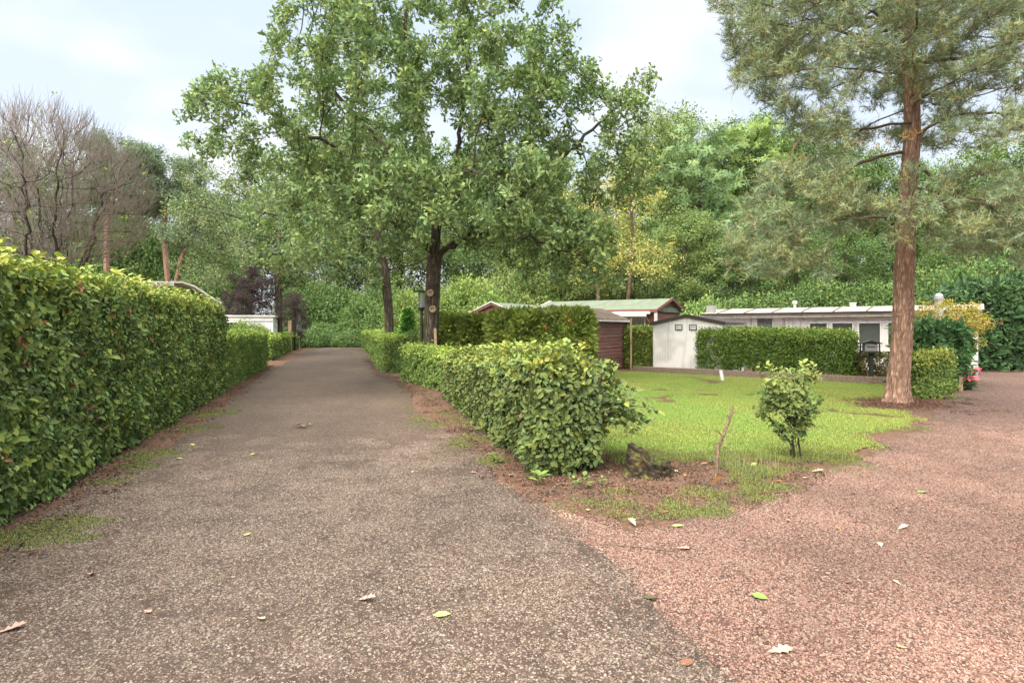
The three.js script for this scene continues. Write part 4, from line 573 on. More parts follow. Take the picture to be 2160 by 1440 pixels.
{
  const d = 11.9, o = thing('pine_tree', 'tall scots pine with red brown furrowed trunk beside the lawn', 'tree', xAt(1895, d), 0, -d), B = (px, py, dd = d) => at(px, py, dd).sub(o.position);
  const tp = [[1894, 850], [1896, 800], [1901, 740], [1905, 680], [1907, 600], [1911, 500], [1915, 400], [1924, 300], [1924, 200], [1918, 100], [1915, 0], [1912, -150], [1905, -330]].map(([a, b]) => B(a, b)), cv = new THREE.CatmullRomCurve3(tp);
  // furrowed bark: plates and cracks pushed into the trunk surface
  { const NA = 420, NS = 96, p = [], u = [], idx = [], H = cv.getPoint(1).y; for (let a = 0; a <= NA; a++) { const t = a / NA * .86, c = cv.getPoint(t), y = c.y, r0 = Math.max(.05, .206 - .0105 * y) + .075 * Math.exp(-y / .2); for (let k = 0; k <= NS; k++) { const w = k / NS * 6.28318, cx = Math.cos(w), cz = Math.sin(w), fl = 1 + .16 * Math.exp(-y / .25) * Math.sin(w * 4 + 1), f = y < 4.6 ? 1 : clamp(1 - (y - 4.6) / 2, .3, 1), n1 = Math.abs(fbm(cx * 3.6 + Math.sin(y * 5) * .25, y * 2.6, cz * 3.6 + 3, 3) - .5) * 4, n2 = fbm(cx * 12, y * 14, cz * 12, 2), r = r0 * fl + (clamp(n1, 0, .8) * .024 + n2 * .012 - .022) * f; p.push(c.x + cx * r, y, c.z + cz * r); u.push(k / NS, y * .95); } } for (let a = 0; a < NA; a++) for (let k = 0; k < NS; k++) { const q = a * (NS + 1) + k, w = q + NS + 1; idx.push(q, w, q + 1, w, w + 1, q + 1); } const g = new THREE.BufferGeometry(); g.setAttribute('position', new THREE.Float32BufferAttribute(p, 3)); g.setAttribute('uv', new THREE.Float32BufferAttribute(u, 2)); g.setIndex(idx); g.computeVertexNormals(); part(o, 'trunk', g, M.pine); }
  const goals = [...goalsIn([ell(1900, -40, 12, 3.6, 3.2, 3.0), ell(1760, 130, 11.6, 1.7, 1.3, 2), ell(2090, 150, 11.2, 2.4, 1.6, 2.2), ell(2130, 330, 10.6, 1.7, 1.5, 1.8), ell(1740, 270, 11.4, 1.2, .95, 1.5)], 2300, 551, { gap: .38, fr: .6 }), ...goalsIn([ell(1680, 420, 11.2, 1.0, .7, .9), ell(1640, 510, 11, .95, .75, .8), ell(1760, 540, 10.8, .8, .35, .6), ell(1800, 470, 10.9, 1.1, .55, .8), ell(2060, 450, 10.6, 1.2, .7, 1.2), ell(1600, 170, 11.5, .5, .25, .6), ell(1640, 60, 11.5, .7, .6, .8), ell(2110, 520, 10.2, .5, .4, .6)], 950, 552, { gap: .33, fr: .8 })].map((q) => q.sub(o.position)).filter((q) => Math.hypot(q.x - .15, q.z) > (q.y < 6.2 ? .75 : .3));
  const t = grow({ trunk: cv.getSpacedPoints(40), goals, step: .2, kill: .3, rTip: .005, rBase: .25, max: 15000, seed: 553, lift: -.02, wob: .34, reach: 7 });
  t.nodes.forEach((n, i) => { if (i >= t.nT) n.r = Math.min(n.r, .055); });
  { const T = new Tubes(), st = []; t.nodes.forEach((n, i) => { if (i < t.nT) n.kids.forEach((k) => { if (k >= t.nT) st.push([k, i]); }); }); while (st.length) { let [n, par] = st.pop(); const pts = [t.nodes[par].p], rad = [t.nodes[n].r]; for (;;) { pts.push(t.nodes[n].p); rad.push(t.nodes[n].r); const k = t.nodes[n].kids; if (!k.length) break; let b = k[0]; for (const q of k) if (t.nodes[q].r > t.nodes[b].r) b = q; for (const q of k) if (q !== b) st.push([q, n]); n = b; } rad[rad.length - 1] *= .4; T.tube(pts, rad, rad[0] > .03 ? 6 : 4, .5); } part(o, 'limbs', T.build(), M.twig); }
  const [list, R] = crownOf(t, { rMax: .012, per: 2.6, spread: .12, cols: [[.135, .178, .095], [.115, .158, .085], [.158, .195, .105], [.15, .175, .075]], seed: 554, size: [1.2, 2.0], out: .6 });
  scatter(o, 'crown', needleTuft, M.needle, list, R);
  // bare twigs inside the crown
  { const T = new Tubes(); t.nodes.forEach((n, i) => { if (i < t.nT || R() > .55 || n.r > .03) return; let p = n.p.clone(), dd = rdir(R); dd.y -= .25; dd.normalize(); const q = [p.clone()]; for (let k = 0; k < 4; k++) { dd.add(rdir(R).multiplyScalar(.55)).normalize(); p = p.clone().addScaledVector(dd, .11); q.push(p); } T.tube(q, [.004, .0036, .003, .0025, .0015], 3); }); part(o, 'twigs', T.build(), M.greenTwig, 'bare olive twigs'); }
  { const l = [[1800, 305], [1868, 295], [1905, 285], [1850, 318], [1935, 288], [1935, 185], [1700, 330], [1760, 350]].flatMap(([a, b]) => Array.from({ length: 2 }, () => [B(a + (R() - .5) * 20, b + (R() - .5) * 14, 11.3), rdir(R), .8, vary(R, [.3, .23, .08], .2)])); scatter(o, 'yellowed_needles', needleTuft, M.needle, l, R, 'yellowed needle tufts'); }
}
{ // leafless round tree behind the tall hedge: fanned stems that fill a dome with twigs
  const d = 13.5, o = thing('bare_tree', 'leafless round crowned tree with dense grey twigs behind the tall hedge', 'tree', xAt(98, d), 0, -d), R = mulberry(561), lv = [], C = new V3(0, 4.5, 0), arms = [];
  for (let k = 0; k < 11; k++) { const a = k / 11 * 6.28 + R() * .4, tl = .25 + (k % 3) * .3, e = new V3(Math.cos(a) * tl * 2.1, 4.4 + (1 - tl) * 1.2, Math.sin(a) * tl * 2.1); arms.push([new V3(0, .9 + R() * .5, 0), new V3(e.x * .3, 1.9, e.z * .3), new V3(e.x * .65, 3.1, e.z * .65), e]); }
  const goals = goalsIn([[C, [2.05, 1.85, 2.1]]], 3000, 563, { gap: 0, shell: .6 }).filter((p) => p.y > 2.9);
  const t = grow({ trunk: [new V3(0, 0, 0), new V3(.03, .8, 0), new V3(0, 1.4, 0)], arms, goals, step: .16, kill: .19, rTip: .004, rBase: .085, max: 9000, seed: 564, lift: .12, wob: .16, reach: 5 });
  part(o, 'trunk', limbs(t, { vs: .5 }), M.oak, 'forked stems and boughs');
  const T = new Tubes(); t.nodes.forEach((n, i) => { if (n.p.y < 2.3 || n.r > .024) return; const m = i < t.nT ? 3 : 4; for (let q = 0; q < m; q++) { const dd = n.p.clone().sub(new V3(0, 2.2, 0)).normalize().addScaledVector(rdir(R), .45), pts = [n.p.clone()]; let p = n.p.clone(); const L = (.08 + R() * .115) * Math.min(1, .45 + (1 - n.p.distanceTo(C) / 2.6)); for (let k = 0; k < 4; k++) { dd.addScaledVector(rdir(R), .14); dd.y += .06; dd.normalize(); p = p.clone().addScaledVector(dd, L); pts.push(p); } T.tube(pts, [.0044, .004, .0034, .0026, .0015], 3); if (R() < .006) lv.push([p, rdir(R), .6, vary(R, [.2, .26, .05])]); } });
  part(o, 'twigs', T.build(), M.mauve, 'dense fine grey brown twigs');
  scatter(o, 'last_leaves', spray({ n: 5, rx: .09, ry: .06, size: .1, shape: LEAF.ovate, face: .3, cols: [[1, 1, 1]], seed: 562 }), M.leaf, lv, R, 'few yellow green leaves');
  console.log('bare tree nodes', t.nodes.length, T.i.length / 3);
}
console.log('front trees done');
// ------------------------------------------------------------------ the wood behind
function proto(seed, kind) {
  const cfgs = {
    broad: { H: 15, ells: [[new V3(0, 10, 0), [3.6, 4.8, 3.4]], [new V3(1.6, 7, .8), [2.8, 3, 2.6]], [new V3(-1.8, 7.5, .4), [2.6, 3, 2.6]], [new V3(.3, 4.6, 1), [2.6, 2, 2.2]]], n: 620, geo: farSpray, per: 2.9, size: [1.1, 1.8], bark: M.dark, top: 12 },
    airy: { H: 15, ells: [[new V3(0, 10.5, 0), [3.4, 4.2, 3]], [new V3(2, 7.4, .5), [2.2, 1.6, 2]], [new V3(-1.9, 8, .4), [2.2, 1.6, 2]], [new V3(.6, 5.2, 1), [2.2, 1.2, 1.8]]], n: 420, geo: pinnate, per: 4.5, size: [.6, 1.0], bark: M.dark, top: 12 },
    birch: { H: 13, ells: [[new V3(0, 8.8, 0), [1.7, 4, 1.7]], [new V3(.8, 6, .4), [1.6, 2, 1.5]]], n: 420, geo: farSpray, per: 3.0, size: [.7, 1.2], bark: M.twig, top: 12, rB: .09 },
  }[kind], R = mulberry(seed);
  const t = grow({ trunk: [new V3(0, 0, 0), new V3((R() - .5) * .4, 3, 0), new V3((R() - .5) * .8, 6, (R() - .5) * .5), new V3((R() - .5), cfgs.top, 0)], goals: goalsIn(cfgs.ells, cfgs.n, seed + 1, { gap: .42, fr: .42 }), step: .55, kill: .95, rTip: .014, rBase: cfgs.rB || .2, seed: seed + 2, max: 2500 });
  const [list, R2] = crownOf(t, { rMax: .034, per: cfgs.per, spread: .75, cols: [[1, 1, 1], [.85, .9, .9], [1.1, 1.06, 1]], seed: seed + 3, size: cfgs.size });
  return { t, list, R2, geo: cfgs.geo, bark: cfgs.bark, wood: limbs(t, { vs: .4, thin: .012 }), H: cfgs.H };
}
const P = { broad: [proto(601, 'broad'), proto(611, 'broad'), proto(621, 'broad')], airy: [proto(631, 'airy'), proto(641, 'airy')], birch: [proto(651, 'birch')] };
const tint = (c) => new THREE.MeshStandardMaterial({ vertexColors: true, color: rgb(...c.map((v) => v * GK * 1.3)), roughness: .9, side: THREE.DoubleSide });
const TM = { dark: tint([.05, .085, .025]), mid: tint([.075, .115, .033]), olive: tint([.088, .122, .04]), blue: tint([.083, .13, .055]), fresh: tint([.10, .145, .04]), yellow: tint([.2, .2, .06]), purple: tint([.036, .024, .028]),  };
function wild(p, mat, label, group, px, d, top, turn, name = 'forest_tree', wide = 1) {
  const o = thing(name, label, 'tree', xAt(px, d), 0, -d, turn, group), s = (EYE + (HZ - top) / F * d) / p.H; o.scale.set(s * wide, s, s * wide);
  part(o, 'trunk', p.wood, p.bark); p.seen = p.seen || 0; scatter(o, 'crown', p.geo, mat, p.list, mulberry(700)); return o;
}
const LDS = ['between the leaning pine and the greyish oak', 'hidden behind the greyish oak crown', 'rising over the far end of the lane', 'behind the slim leaning oak', 'behind the big oak trunk', 'over the left gable of the chalet', 'over the brown clapboard shed', 'between the fresh locust tree and the pine crown', 'behind the outer left boughs of the pine', 'behind the lower left boughs of the pine', 'touching the pine trunk on its lawn side', 'touching the pine trunk on its gravel side', 'over the golden shrub', 'over the high laurel hedge', 'beyond the high laurel hedge'], LOS = ['olive green tree behind the roof of the chalet wing', 'olive green tree behind the middle of the chalet roof', 'olive green tree behind the right gable of the chalet', 'olive green tree behind the white garden shed'], LSS = ['dark green tree behind the roof edge with the flue box', 'dark green tree behind the flue of the mobile home', 'dark green tree behind the small roof vent', 'dark green tree between the pine trunk and the golden shrub', 'dark green tree behind the golden shrub', 'dark green tree above the high laurel hedge'];
[[-120, 44, 290, 0], [30, 47, 275, 1], [150, 50, 300, 2], [255, 48, 330, 0]].forEach(([px, d, y, k], i) => wild(P.broad[k], TM.mid, ['green tree beyond the far side of the leafless tree', 'green tree behind the middle of the leafless tree', 'green tree behind the half hidden pine', 'green tree between the leafless tree and the straight pine'][i], 'trees behind the bare tree', px, d, y, i * 1.7));
[[470, 56, 400, 1], [600, 60, 340, 2], [720, 58, 320, 0], [840, 60, 290, 1], [960, 57, 300, 2], [1075, 54, 310, 0], [1190, 52, 320, 1], [1625, 52, 245, 2], [1700, 50, 275, 1], [1770, 51, 290, 0], [1850, 48, 305, 1], [1960, 46, 310, 2], [2070, 44, 290, 0], [2185, 42, 260, 1], [2300, 40, 250, 2]].forEach(([px, d, y, k], i) => wild(P.broad[k], i % 3 ? TM.dark : TM.mid, 'dark green forest tree ' + LDS[i], 'dark trees of the wood', px, d, y, i * 2.1));
[[1420, 54, 228, 0], [1510, 55, 238, 2], [1598, 54, 232, 1]].forEach(([px, d, y, k], i) => wild(P.broad[k], TM.mid, 'tall mid green forest tree behind ' + ['the alder tree', 'the blue green locust tree', 'the fresh green locust tree'][i], 'tall trees behind the locust trees', px, d, y, i * 1.1 + .5));
wild(P.broad[1], TM.olive, 'tall dark stemmed tree with sparse crown beside the yellow birch', undefined, 1395, 50, 212, .6, 'alder_tree', .8);
wild(P.airy[0], TM.blue, 'blue green feathery locust tree rising above the white shed', undefined, 1480, 47, 232, 0, 'locust_tree'); wild(P.airy[1], TM.fresh, 'fresh green feathery locust tree next to the pine crown', undefined, 1575, 49, 238, 1.2, 'locust_tree'); wild(P.airy[0], TM.blue, 'low blue green feathery tree under the locust trees', undefined, 1530, 43, 400, 2.4, 'locust_tree', 1.3);
wild(P.birch[0], TM.yellow, 'pale yellow leaved birch standing out of the wood', undefined, 1325, 36, 280, 0, 'birch_tree', 1.25); wild(P.birch[0], TM.yellow, 'shorter yellow birch half hidden behind the big oak', undefined, 1262, 37, 350, 1.9, 'birch_tree', 1.4);
[[1120, 42, 430, 0], [1240, 41, 450, 1], [1340, 40, 470, 2], [1450, 42, 440, 0]].forEach(([px, d, y, k], i) => wild(P.broad[k], TM.olive, LOS[i], 'olive trees above the chalet', px, d, y, i * 1.3 + 1, 'forest_tree', 1.25));
[[1560, 40, 480, 1], [1680, 38, 450, 2], [1790, 36, 470, 0], [2010, 34, 480, 1], [2120, 31, 440, 2], [2240, 29, 400, 0]].forEach(([px, d, y, k], i) => wild(P.broad[k], TM.dark, LSS[i], 'dark trees behind the mobile home', px, d, y, i * 2.9, 'forest_tree', 1.2));
[[528, 33, 560, 0], [622, 40, 612, 1]].forEach(([px, d, y, k], i) => wild(P.broad[k], TM.purple, i ? 'small purple leaved tree at the far lane bend' : 'purple leaved plum tree hanging over the white caravan', undefined, px, d, y, i + .4, 'plum_tree', i ? .9 : 1.15));
// scots pines far left
{ const far = (() => { const R = mulberry(671), t = grow({ trunk: [new V3(0, 0, 0), new V3(.15, 5, 0), new V3(-.1, 9, 0), new V3(.4, 12.6, 0)], goals: goalsIn([[new V3(.3, 13, 0), [2.6, 1.6, 2.4]], [new V3(-1, 11.4, .3), [2, 1, 1.8]], [new V3(1.5, 11.2, .3), [1.8, .9, 1.6]]], 260, 672, { gap: .45, fr: .6 }), step: .5, kill: .8, rTip: .012, rBase: .19, seed: 673 }); const [list, R2] = crownOf(t, { rMax: .03, per: 5, spread: .6, cols: [[1, 1, 1], [.85, .9, .9]], seed: 674, size: [1, 1.6] }); return { t, list, wood: limbs(t, { vs: .4 }), bark: M.redpine, H: 14.2 }; })();
  const tuftFar = spray({ n: 60, rx: .3, ry: .18, size: .2, shape: LEAF.long, face: .1, cols: [[1, 1, 1], [.85, .9, .95]], seed: 675, wide: .5 }); far.geo = tuftFar; const mt = tint([.10, .13, .075]);
  for (const [px, d, y, lab, tilt] of [[352, 42, 338, 'straight red stemmed pine with flat crown over the caravan roof', .02], [326, 34, 420, 'leaning red stemmed pine beside the straight pine', -.28], [207, 40, 300, 'red stemmed pine half hidden behind the leafless tree', -.08]]) { const o = wild(far, mt, lab, undefined, px, d, y, 0, 'scots_pine'); o.rotation.z = tilt; } }
// bushes under the trees
const bushP = (() => { const R = mulberry(681), l = []; for (let i = 0; i < 620; i++) { const dd = rdir(R); dd.y = Math.abs(dd.y); const q = .62 + .38 * R() + (noise3(dd.x * 2.4 + 5, dd.y * 2.4, dd.z * 2.4) - .5) * .5; l.push([new V3(dd.x * 1.5 * q, .1 + dd.y * 1.9 * q, dd.z * 1.5 * q), dd.clone().add(rdir(R).multiplyScalar(.5)).normalize(), .55 + R() * .5, vary(R, [1, 1, 1], .22)]); } const T = new Tubes(); for (let k = 0; k < 9; k++) { const a = k * .7, e = new V3(Math.cos(a) * .9, 1.3 + R() * .4, Math.sin(a) * .9); T.tube([new V3(), e.clone().multiplyScalar(.5).add(rdir(R).multiplyScalar(.1)), e], [.04, .025, .008], 5); } return { l, wood: T.build() }; })();
function bush(px, d, h, w, mat, geo, label, group, name = 'bush') { const o = thing(name, label, 'bush', xAt(px, d), 0, -d, px * .37, group); o.scale.set(w / 3, h / 2, w / 3); part(o, 'stems', bushP.wood, M.dark); scatter(o, 'foliage', geo, mat, bushP.l, mulberry(690)); return o; }
const rhodo = spray({ n: 34, rx: .32, ry: .16, size: .12, shape: LEAF.long, face: .4, cols: [[1, 1, 1], [.8, .88, .9], [1.15, 1.1, 1]], seed: 691, fold: .2, wide: 1.3 });
[[650, 46, 1.5, 3.4], [690, 50, 1.9, 4], [735, 47, 1.3, 3], [770, 51, 1.8, 4], [612, 50, 2, 3.6]].forEach(([px, d, h, w]) => bush(px, d, h, w, TM.dark, rhodo, 'rhododendron bush closing the far end of the lane', 'bushes at the lane end'));
[[690, 54, 5.5, 6], [760, 53, 4.6, 5], [800, 50, 5, 5.5], [640, 55, 5, 6], [850, 44, 4, 5]].forEach(([px, d, h, w]) => bush(px, d, h, w, TM.dark, farSpray, 'tall dark bush behind the lane end', 'dark bushes behind the lane end'));
[[880, 36, 3.6, 4.2], [940, 38, 4.2, 5], [1000, 37, 4.4, 5], [1075, 40, 5, 5.6], [1130, 42, 4.8, 5]].forEach(([px, d, h, w], i) => bush(px, d, h, w, i % 2 ? TM.olive : TM.fresh, farSpray, ['light green bush behind the pointed conifer', 'olive bush behind the big oak trunk', 'light green bush just left of the chalet gable', 'olive bush behind the chalet gable peak', 'light green bush behind the chalet wing roof'][i], 'bushes left of the chalet'));
[[1200, 44, 4.6, 6], [1290, 43, 4.4, 6], [1380, 42, 4.6, 6], [1470, 40, 4, 5.5]].forEach(([px, d, h, w], i) => bush(px, d, h, w, TM.dark, rhodo, 'dark laurel bush ' + ['behind the left end of the green roof', 'behind the middle of the green roof', 'behind the right gable of the chalet', 'behind the bright laurel bush'][i], 'bushes behind the chalet'));
bush(1478, 27, 2.9, 2.6, TM.fresh, broad, 'bright green laurel bush between the chalet and the mobile home');
[[1570, 33, 3.8, 5], [1650, 32, 3.6, 5], [1730, 31, 3.4, 5], [1810, 30, 3.6, 5], [1880, 29, 3.8, 5], [1990, 29, 4, 5]].forEach(([px, d, h, w], i) => bush(px, d, h * (.8 + (i % 3) * .15), w, TM.dark, farSpray, 'dark bush ' + ['behind the flue box end of the mobile home', 'left of the roof flue of the mobile home', 'right of the roof flue of the mobile home', 'behind the small roof vent', 'behind the pine trunk', 'behind the domed chimney pipe'][i], 'bushes behind the mobile home'));
[[230, 46, 8, 8], [310, 47, 8.5, 8], [380, 48, 8, 8], [445, 46, 7, 6], [140, 36, 5, 6], [40, 34, 5, 6]].forEach(([px, d, h, w]) => bush(px, d, h, w, TM.dark, farSpray, 'dark bush behind the caravan and the tall hedge', 'dark bushes behind the caravan'));
bush(520, 30, 1.75, 2.6, TM.mid, fineBig(), 'green bush before the white caravan wall'); bush(545, 29, 1.5, 1.8, TM.olive, fineBig(), 'olive bush beside the purple tree stem');
bush(875, 20.5, 1.35, 1.7, TM.dark, fineBig(), 'dark round bush behind the lamp post'); 
bush(2140, 23.5, 4.6, 4, TM.dark, rhodo, 'very dark evergreen bush above the high laurel hedge'); bush(2060, 24.5, 3.2, 3.4, TM.dark, rhodo, 'low dark evergreen bush beside the golden shrub');
function fineBig() { return farSpray; }
{ const R = mulberry(695), o = thing('dwarf_conifer', 'small pointed bright green conifer behind the lamp post', 'conifer', xAt(860, 23), 0, -23), l = []; for (let i = 0; i < 420; i++) { const y = R() ** .8 * 2.1, r = (1 - y / 2.15) * .5 * (.7 + R() * .4), a = R() * 6.28; l.push([new V3(Math.cos(a) * r, y + .05, Math.sin(a) * r), new V3(Math.cos(a) * .5, 1, Math.sin(a) * .5).normalize(), 1 + R() * .5, vary(R, R() < .5 ? [.06, .14, .025] : [.09, .19, .03])]); } scatter(o, 'foliage', thuja, M.leaf, l, R); part(o, 'trunk', cyl(.05, .01, 2, 0, 0, 0, 7), M.dark); }
{ // what closes the view deep in the wood
  const R = mulberry(699), l = []; for (let i = 0; i < 7500; i++) { const px = -500 + R() * 3200, d = 58 + R() * 9, y = R() * (11 + 5 * noise3(px * .006, 0, 3)); l.push([new V3(xAt(px, d), y, -d), rdir(R), 1.6 + R() * 1.6, vary(R, [.05, .082, .026], .25)]); } const o = scatter(scene, numbered('deep_wood'), farSpray, M.leaf, l, R); o.userData.label = 'dense dark foliage deep in the wood'; o.userData.category = 'wood'; }
console.log('wood done');

// ------------------------------------------------------------------ small things near the camera
{ // hornbeam sapling: two stems and leafy boughs
  const R = mulberry(801), [x, z] = gp(1680, 968), o = thing('beech_sapling', 'small bushy hornbeam sapling on two bare stems at the lawn edge', 'sapling', x, 0, z), T = new Tubes(), k = 6.8 / F, tips = [];
  const S = (px, py, dz = 0) => new V3((px - 1680) * k, (968 - py) * k, dz);
  T.tube([S(1678, 975), S(1672, 930), S(1680, 880), S(1688, 830), S(1672, 800)], [.014, .013, .012, .009, .005], 6); T.tube([S(1688, 972, .03), S(1683, 930, .02), S(1684, 890), S(1650, 840, .05), S(1632, 805, .08)], [.011, .010, .009, .007, .004], 6);
  for (let i = 0; i < 46; i++) { const y = 784 + R() * 128, half = y < 860 ? 58 : lerp(58, 22, (y - 860) / 76), e = S(1664 + (y > 880 ? 8 : 0) + (R() - .5) * 2 * half, y, (R() - .5) * .5 * half / 58), st = S(1680 - (R() * 14), Math.min(960, y + 30 + R() * 40), 0), q = [st, st.clone().lerp(e, .5).add(new V3(0, .015, 0)), e]; T.tube(q, [.006, .004, .002], 4); tips.push(q); }
  part(o, 'stems', T.build(), M.oak);
  { const l = []; for (const q of tips) for (let j = 0; j < 3; j++) if (q[2].y > .34) l.push([q[2].clone().lerp(q[1], R() * .45).add(rdir(R).multiplyScalar(.05)), new V3(R() - .5, 1, R()).normalize(), .5 + R() * .2, vary(R, q[2].y > .8 ? [.12, .155, .035] : [.075, .11, .022], .2)]); scatter(o, 'foliage', hornbeam, M.gloss, l, R); const u = []; for (let i = 0; i < 12; i++) u.push([S(1606 + i * 10 + R() * 6, 800 - R() * 10, (R() - .5) * .3), new V3((R() - .5) * .8, 1, (R() - .5) * .8).normalize(), .7 + R() * .5, vary(R, [.12, .16, .035], .2)]); scatter(o, 'shoots', shoot, M.gloss, u, R); }
  let n = 0; for (const q of tips) for (let j = 0; j < 7 && n < 300; j++, n++) { const p = q[0].clone().lerp(q[1], .2).lerp(q[2], .55 + .45 * R()).add(rdir(R).multiplyScalar(.045)), high = p.y > .82, nn = new V3((R() - .5) * 1.1, .8, .35 + (R() - .5) * .8).normalize(), t = rdir(R); t.y -= .35; t.addScaledVector(nn, -t.dot(nn)).normalize(); const m = part(o, 'leaf', oneLeaf[j % 4], high && R() < .6 ? youngLeaf() : oneLeafMats[Math.floor(R() * 4)]); tmpM.makeBasis(new V3().crossVectors(nn, t), nn, t); m.quaternion.setFromRotationMatrix(tmpM); m.position.copy(p); m.scale.setScalar(.8 + R() * .5); }
}
var youngMat; function youngLeaf() { return youngMat || (youngMat = new THREE.MeshPhysicalMaterial({ color: rgb(.27, .36, .08), roughness: .85, transmission: .3, thickness: 0, side: THREE.DoubleSide })); }
{ // leafless stick of a young tree
  const R = mulberry(811), [x, z] = gp(1512, 1005), k = 6 / F, S = (px, py, dz = 0) => new V3((px - 1512) * k, (1005 - py) * k, dz), o = thing('dead_sapling', 'bare crooked young stem with broken side twigs in the soil', 'sapling', x, 0, z), T = new Tubes();
  T.tube([S(1511, 1012), S(1513, 975), S(1516, 940), S(1528, 915), S(1537, 890), S(1543, 872), S(1547, 856)], [.02, .018, .02, .016, .014, .016, .008], 8, 3);
  for (const q of [[[1540, 880], [1530, 875, .03], [1520, 876, .04]], [[1542, 873], [1550, 869, -.02], [1553, 868]], [[1525, 920], [1512, 908, .03], [1497, 905, .05]], [[1527, 915], [1540, 905, .04], [1548, 900]], [[1516, 945], [1524, 940, .04], [1530, 942]]]) T.tube(q.map((a) => S(...a)), [.006, .0045, .002], 4);
  part(o, 'stem', T.build(), std({ map: oakC, color: rgb(2.4, 2.2, 1.9), roughness: 1 }));
  for (let i = 0; i < 20; i++) { const [a, b, c] = [[1500, 908, .05], [1545, 905, .04], [1535, 925, .05], [1530, 938, .04]][i % 4], m = part(o, 'leaf', oneLeaf[i % 4], oneLeafMats[i % 4]), nn = new V3((R() - .5), 1, (R() - .2)).normalize(), t = rdir(R); t.addScaledVector(nn, -t.dot(nn)).normalize(); tmpM.makeBasis(new V3().crossVectors(nn, t), nn, t); m.quaternion.setFromRotationMatrix(tmpM); m.position.copy(S(a, b, c).add(rdir(R).multiplyScalar(.03))); m.scale.setScalar(.35 + R() * .3); }
}
{ // rotten stump
  const [x, z] = gp(1368, 1002), o = thing('tree_stump', 'rotten mossy tree stump with jagged raised left side', 'stump', x, 0, z), p = [], idx = [], u = [], NA = 40, NS = 90;
  for (let a = 0; a <= NA; a++) for (let k = 0; k <= NS; k++) { const w = k / NS * 6.28318, t = a / NA, cx = Math.cos(w), cz = Math.sin(w), H = .17 + .17 * clamp(-cx * 1.1 + .05, 0, 1) + .05 * (fbm(cx * 3, cz * 3, 2, 3) - .5), side = Math.min(1, t / .72), inn = clamp((t - .72) / .28, 0, 1), rr = (lerp(.235, .185, side) + .05 * Math.exp(-side * 7)) * (1 - inn) * (1 + .12 * Math.sin(w * 5 + 1)), rough = (fbm(cx * 6, t * 5, cz * 6, 4) - .5) * .09 + Math.abs(fbm(cx * 9, t * 2, cz * 9, 3) - .5) * .07, r = Math.max(0, rr + rough * (1 - inn)); p.push(cx * r, -.02 + H * side - inn * .07 * (1 + fbm(cx * 5, inn * 4, cz * 5, 2)) + (fbm(cx * 7 + 2, t * 6, cz * 7, 3) - .5) * .05 * side, cz * r * .72); u.push(cx * .3, t); }
  for (let a = 0; a < NA; a++) for (let k = 0; k < NS; k++) { const q = a * (NS + 1) + k, w = q + NS + 1; idx.push(q, w, q + 1, w, w + 1, q + 1); } const g = new THREE.BufferGeometry(); g.setAttribute('position', new THREE.Float32BufferAttribute(p, 3)); g.setAttribute('uv', new THREE.Float32BufferAttribute(u, 2)); g.setIndex(idx); g.computeVertexNormals();
  part(o, 'body', g, std({ map: tex(256, 256, (i, j) => { const q = fbm(i / 30, j / 30, 1, 4), s = fbm(i / 9, j / 14, 7, 3); return s > .57 ? [92 * q * 1.5, 92 * q * 1.5, 46 * q * 1.5] : [66 * q * 1.5, 52 * q * 1.5, 42 * q * 1.5]; }), roughness: 1 }));
  const R = mulberry(821), l = []; for (let i = 0; i < 46; i++) { const w = R() * 6.28, q = .13 + R() * .06; l.push([new V3(Math.cos(w) * q - .05, .13 + clamp(-Math.cos(w), 0, 1) * .11 + (R() - .5) * .05, Math.sin(w) * q * .7), up, .5 + R() * .5, vary(R, [.07, .08, .022], .3)]); } scatter(o, 'moss', blades(60, .07, .006, .016, 822, [[1, 1, 1], [.8, .9, .8]], 1.2, .002), M.leaf, l, R, 'yellow green moss cushions');
}
// fallen leaves
function oakLeafGeo(seed, s, curl) { const b = new Bag(), sh = [[0, .012], [.1, .02], [.18, .10], [.27, .07], [.4, .22], [.5, .11], [.64, .31], [.74, .16], [.86, .2], [.93, .07], [1, .02]]; leaf(b, new V3(0, 0, -s / 2), new V3(0, 0, 1), up, s, sh, [1, 1, 1], curl, -curl * .6, 1); const g = b.build(); g.deleteAttribute('color'); g.computeBoundingBox(); g.translate(0, -g.boundingBox.min.y, 0); return g; }
const oakLeaves = [0, 1, 2].map((i) => oakLeafGeo(i, 1, .14 + i * .12)), ovLeaf = (() => { const b = new Bag(); leaf(b, new V3(0, 0, -.5), new V3(0, 0, 1), up, 1, LEAF.ovate, [1, 1, 1], .15, -.08, 1.1); const g = b.build(); g.deleteAttribute('color'); g.computeBoundingBox(); g.translate(0, -g.boundingBox.min.y, 0); return g; })();
const FM = { tan: [.52, .38, .25], orange: [.42, .2, .07], green: [.19, .28, .07], lime: [.42, .46, .16], brown: [.2, .1, .055], pink: [.5, .3, .24], dark: [.09, .08, .035], pale: [.55, .5, .36] }; for (const k in FM) FM[k] = std({ color: rgb(...FM[k]), side: THREE.DoubleSide, roughness: .9 });
const lying = (px, py, mat, geo, s, turn, label, group, y = .014, lift = 0) => { const [x, z] = gp(px, py); const m = part(scene, numbered('fallen_leaf'), geo, FM[mat]); m.position.set(x, y, z); m.rotation.set(lift, turn, 0); m.scale.setScalar(s); m.userData = { label, category: 'leaf' }; if (group) m.userData.group = group; return m; };
lying(1645, 1379, 'tan', oakLeaves[0], .13, 1.7, 'large tan oak leaf lying on the red gravel'); lying(1603, 1266, 'green', ovLeaf, .09, .9, 'fresh green leaf lying on the red gravel', undefined, .02, .2);
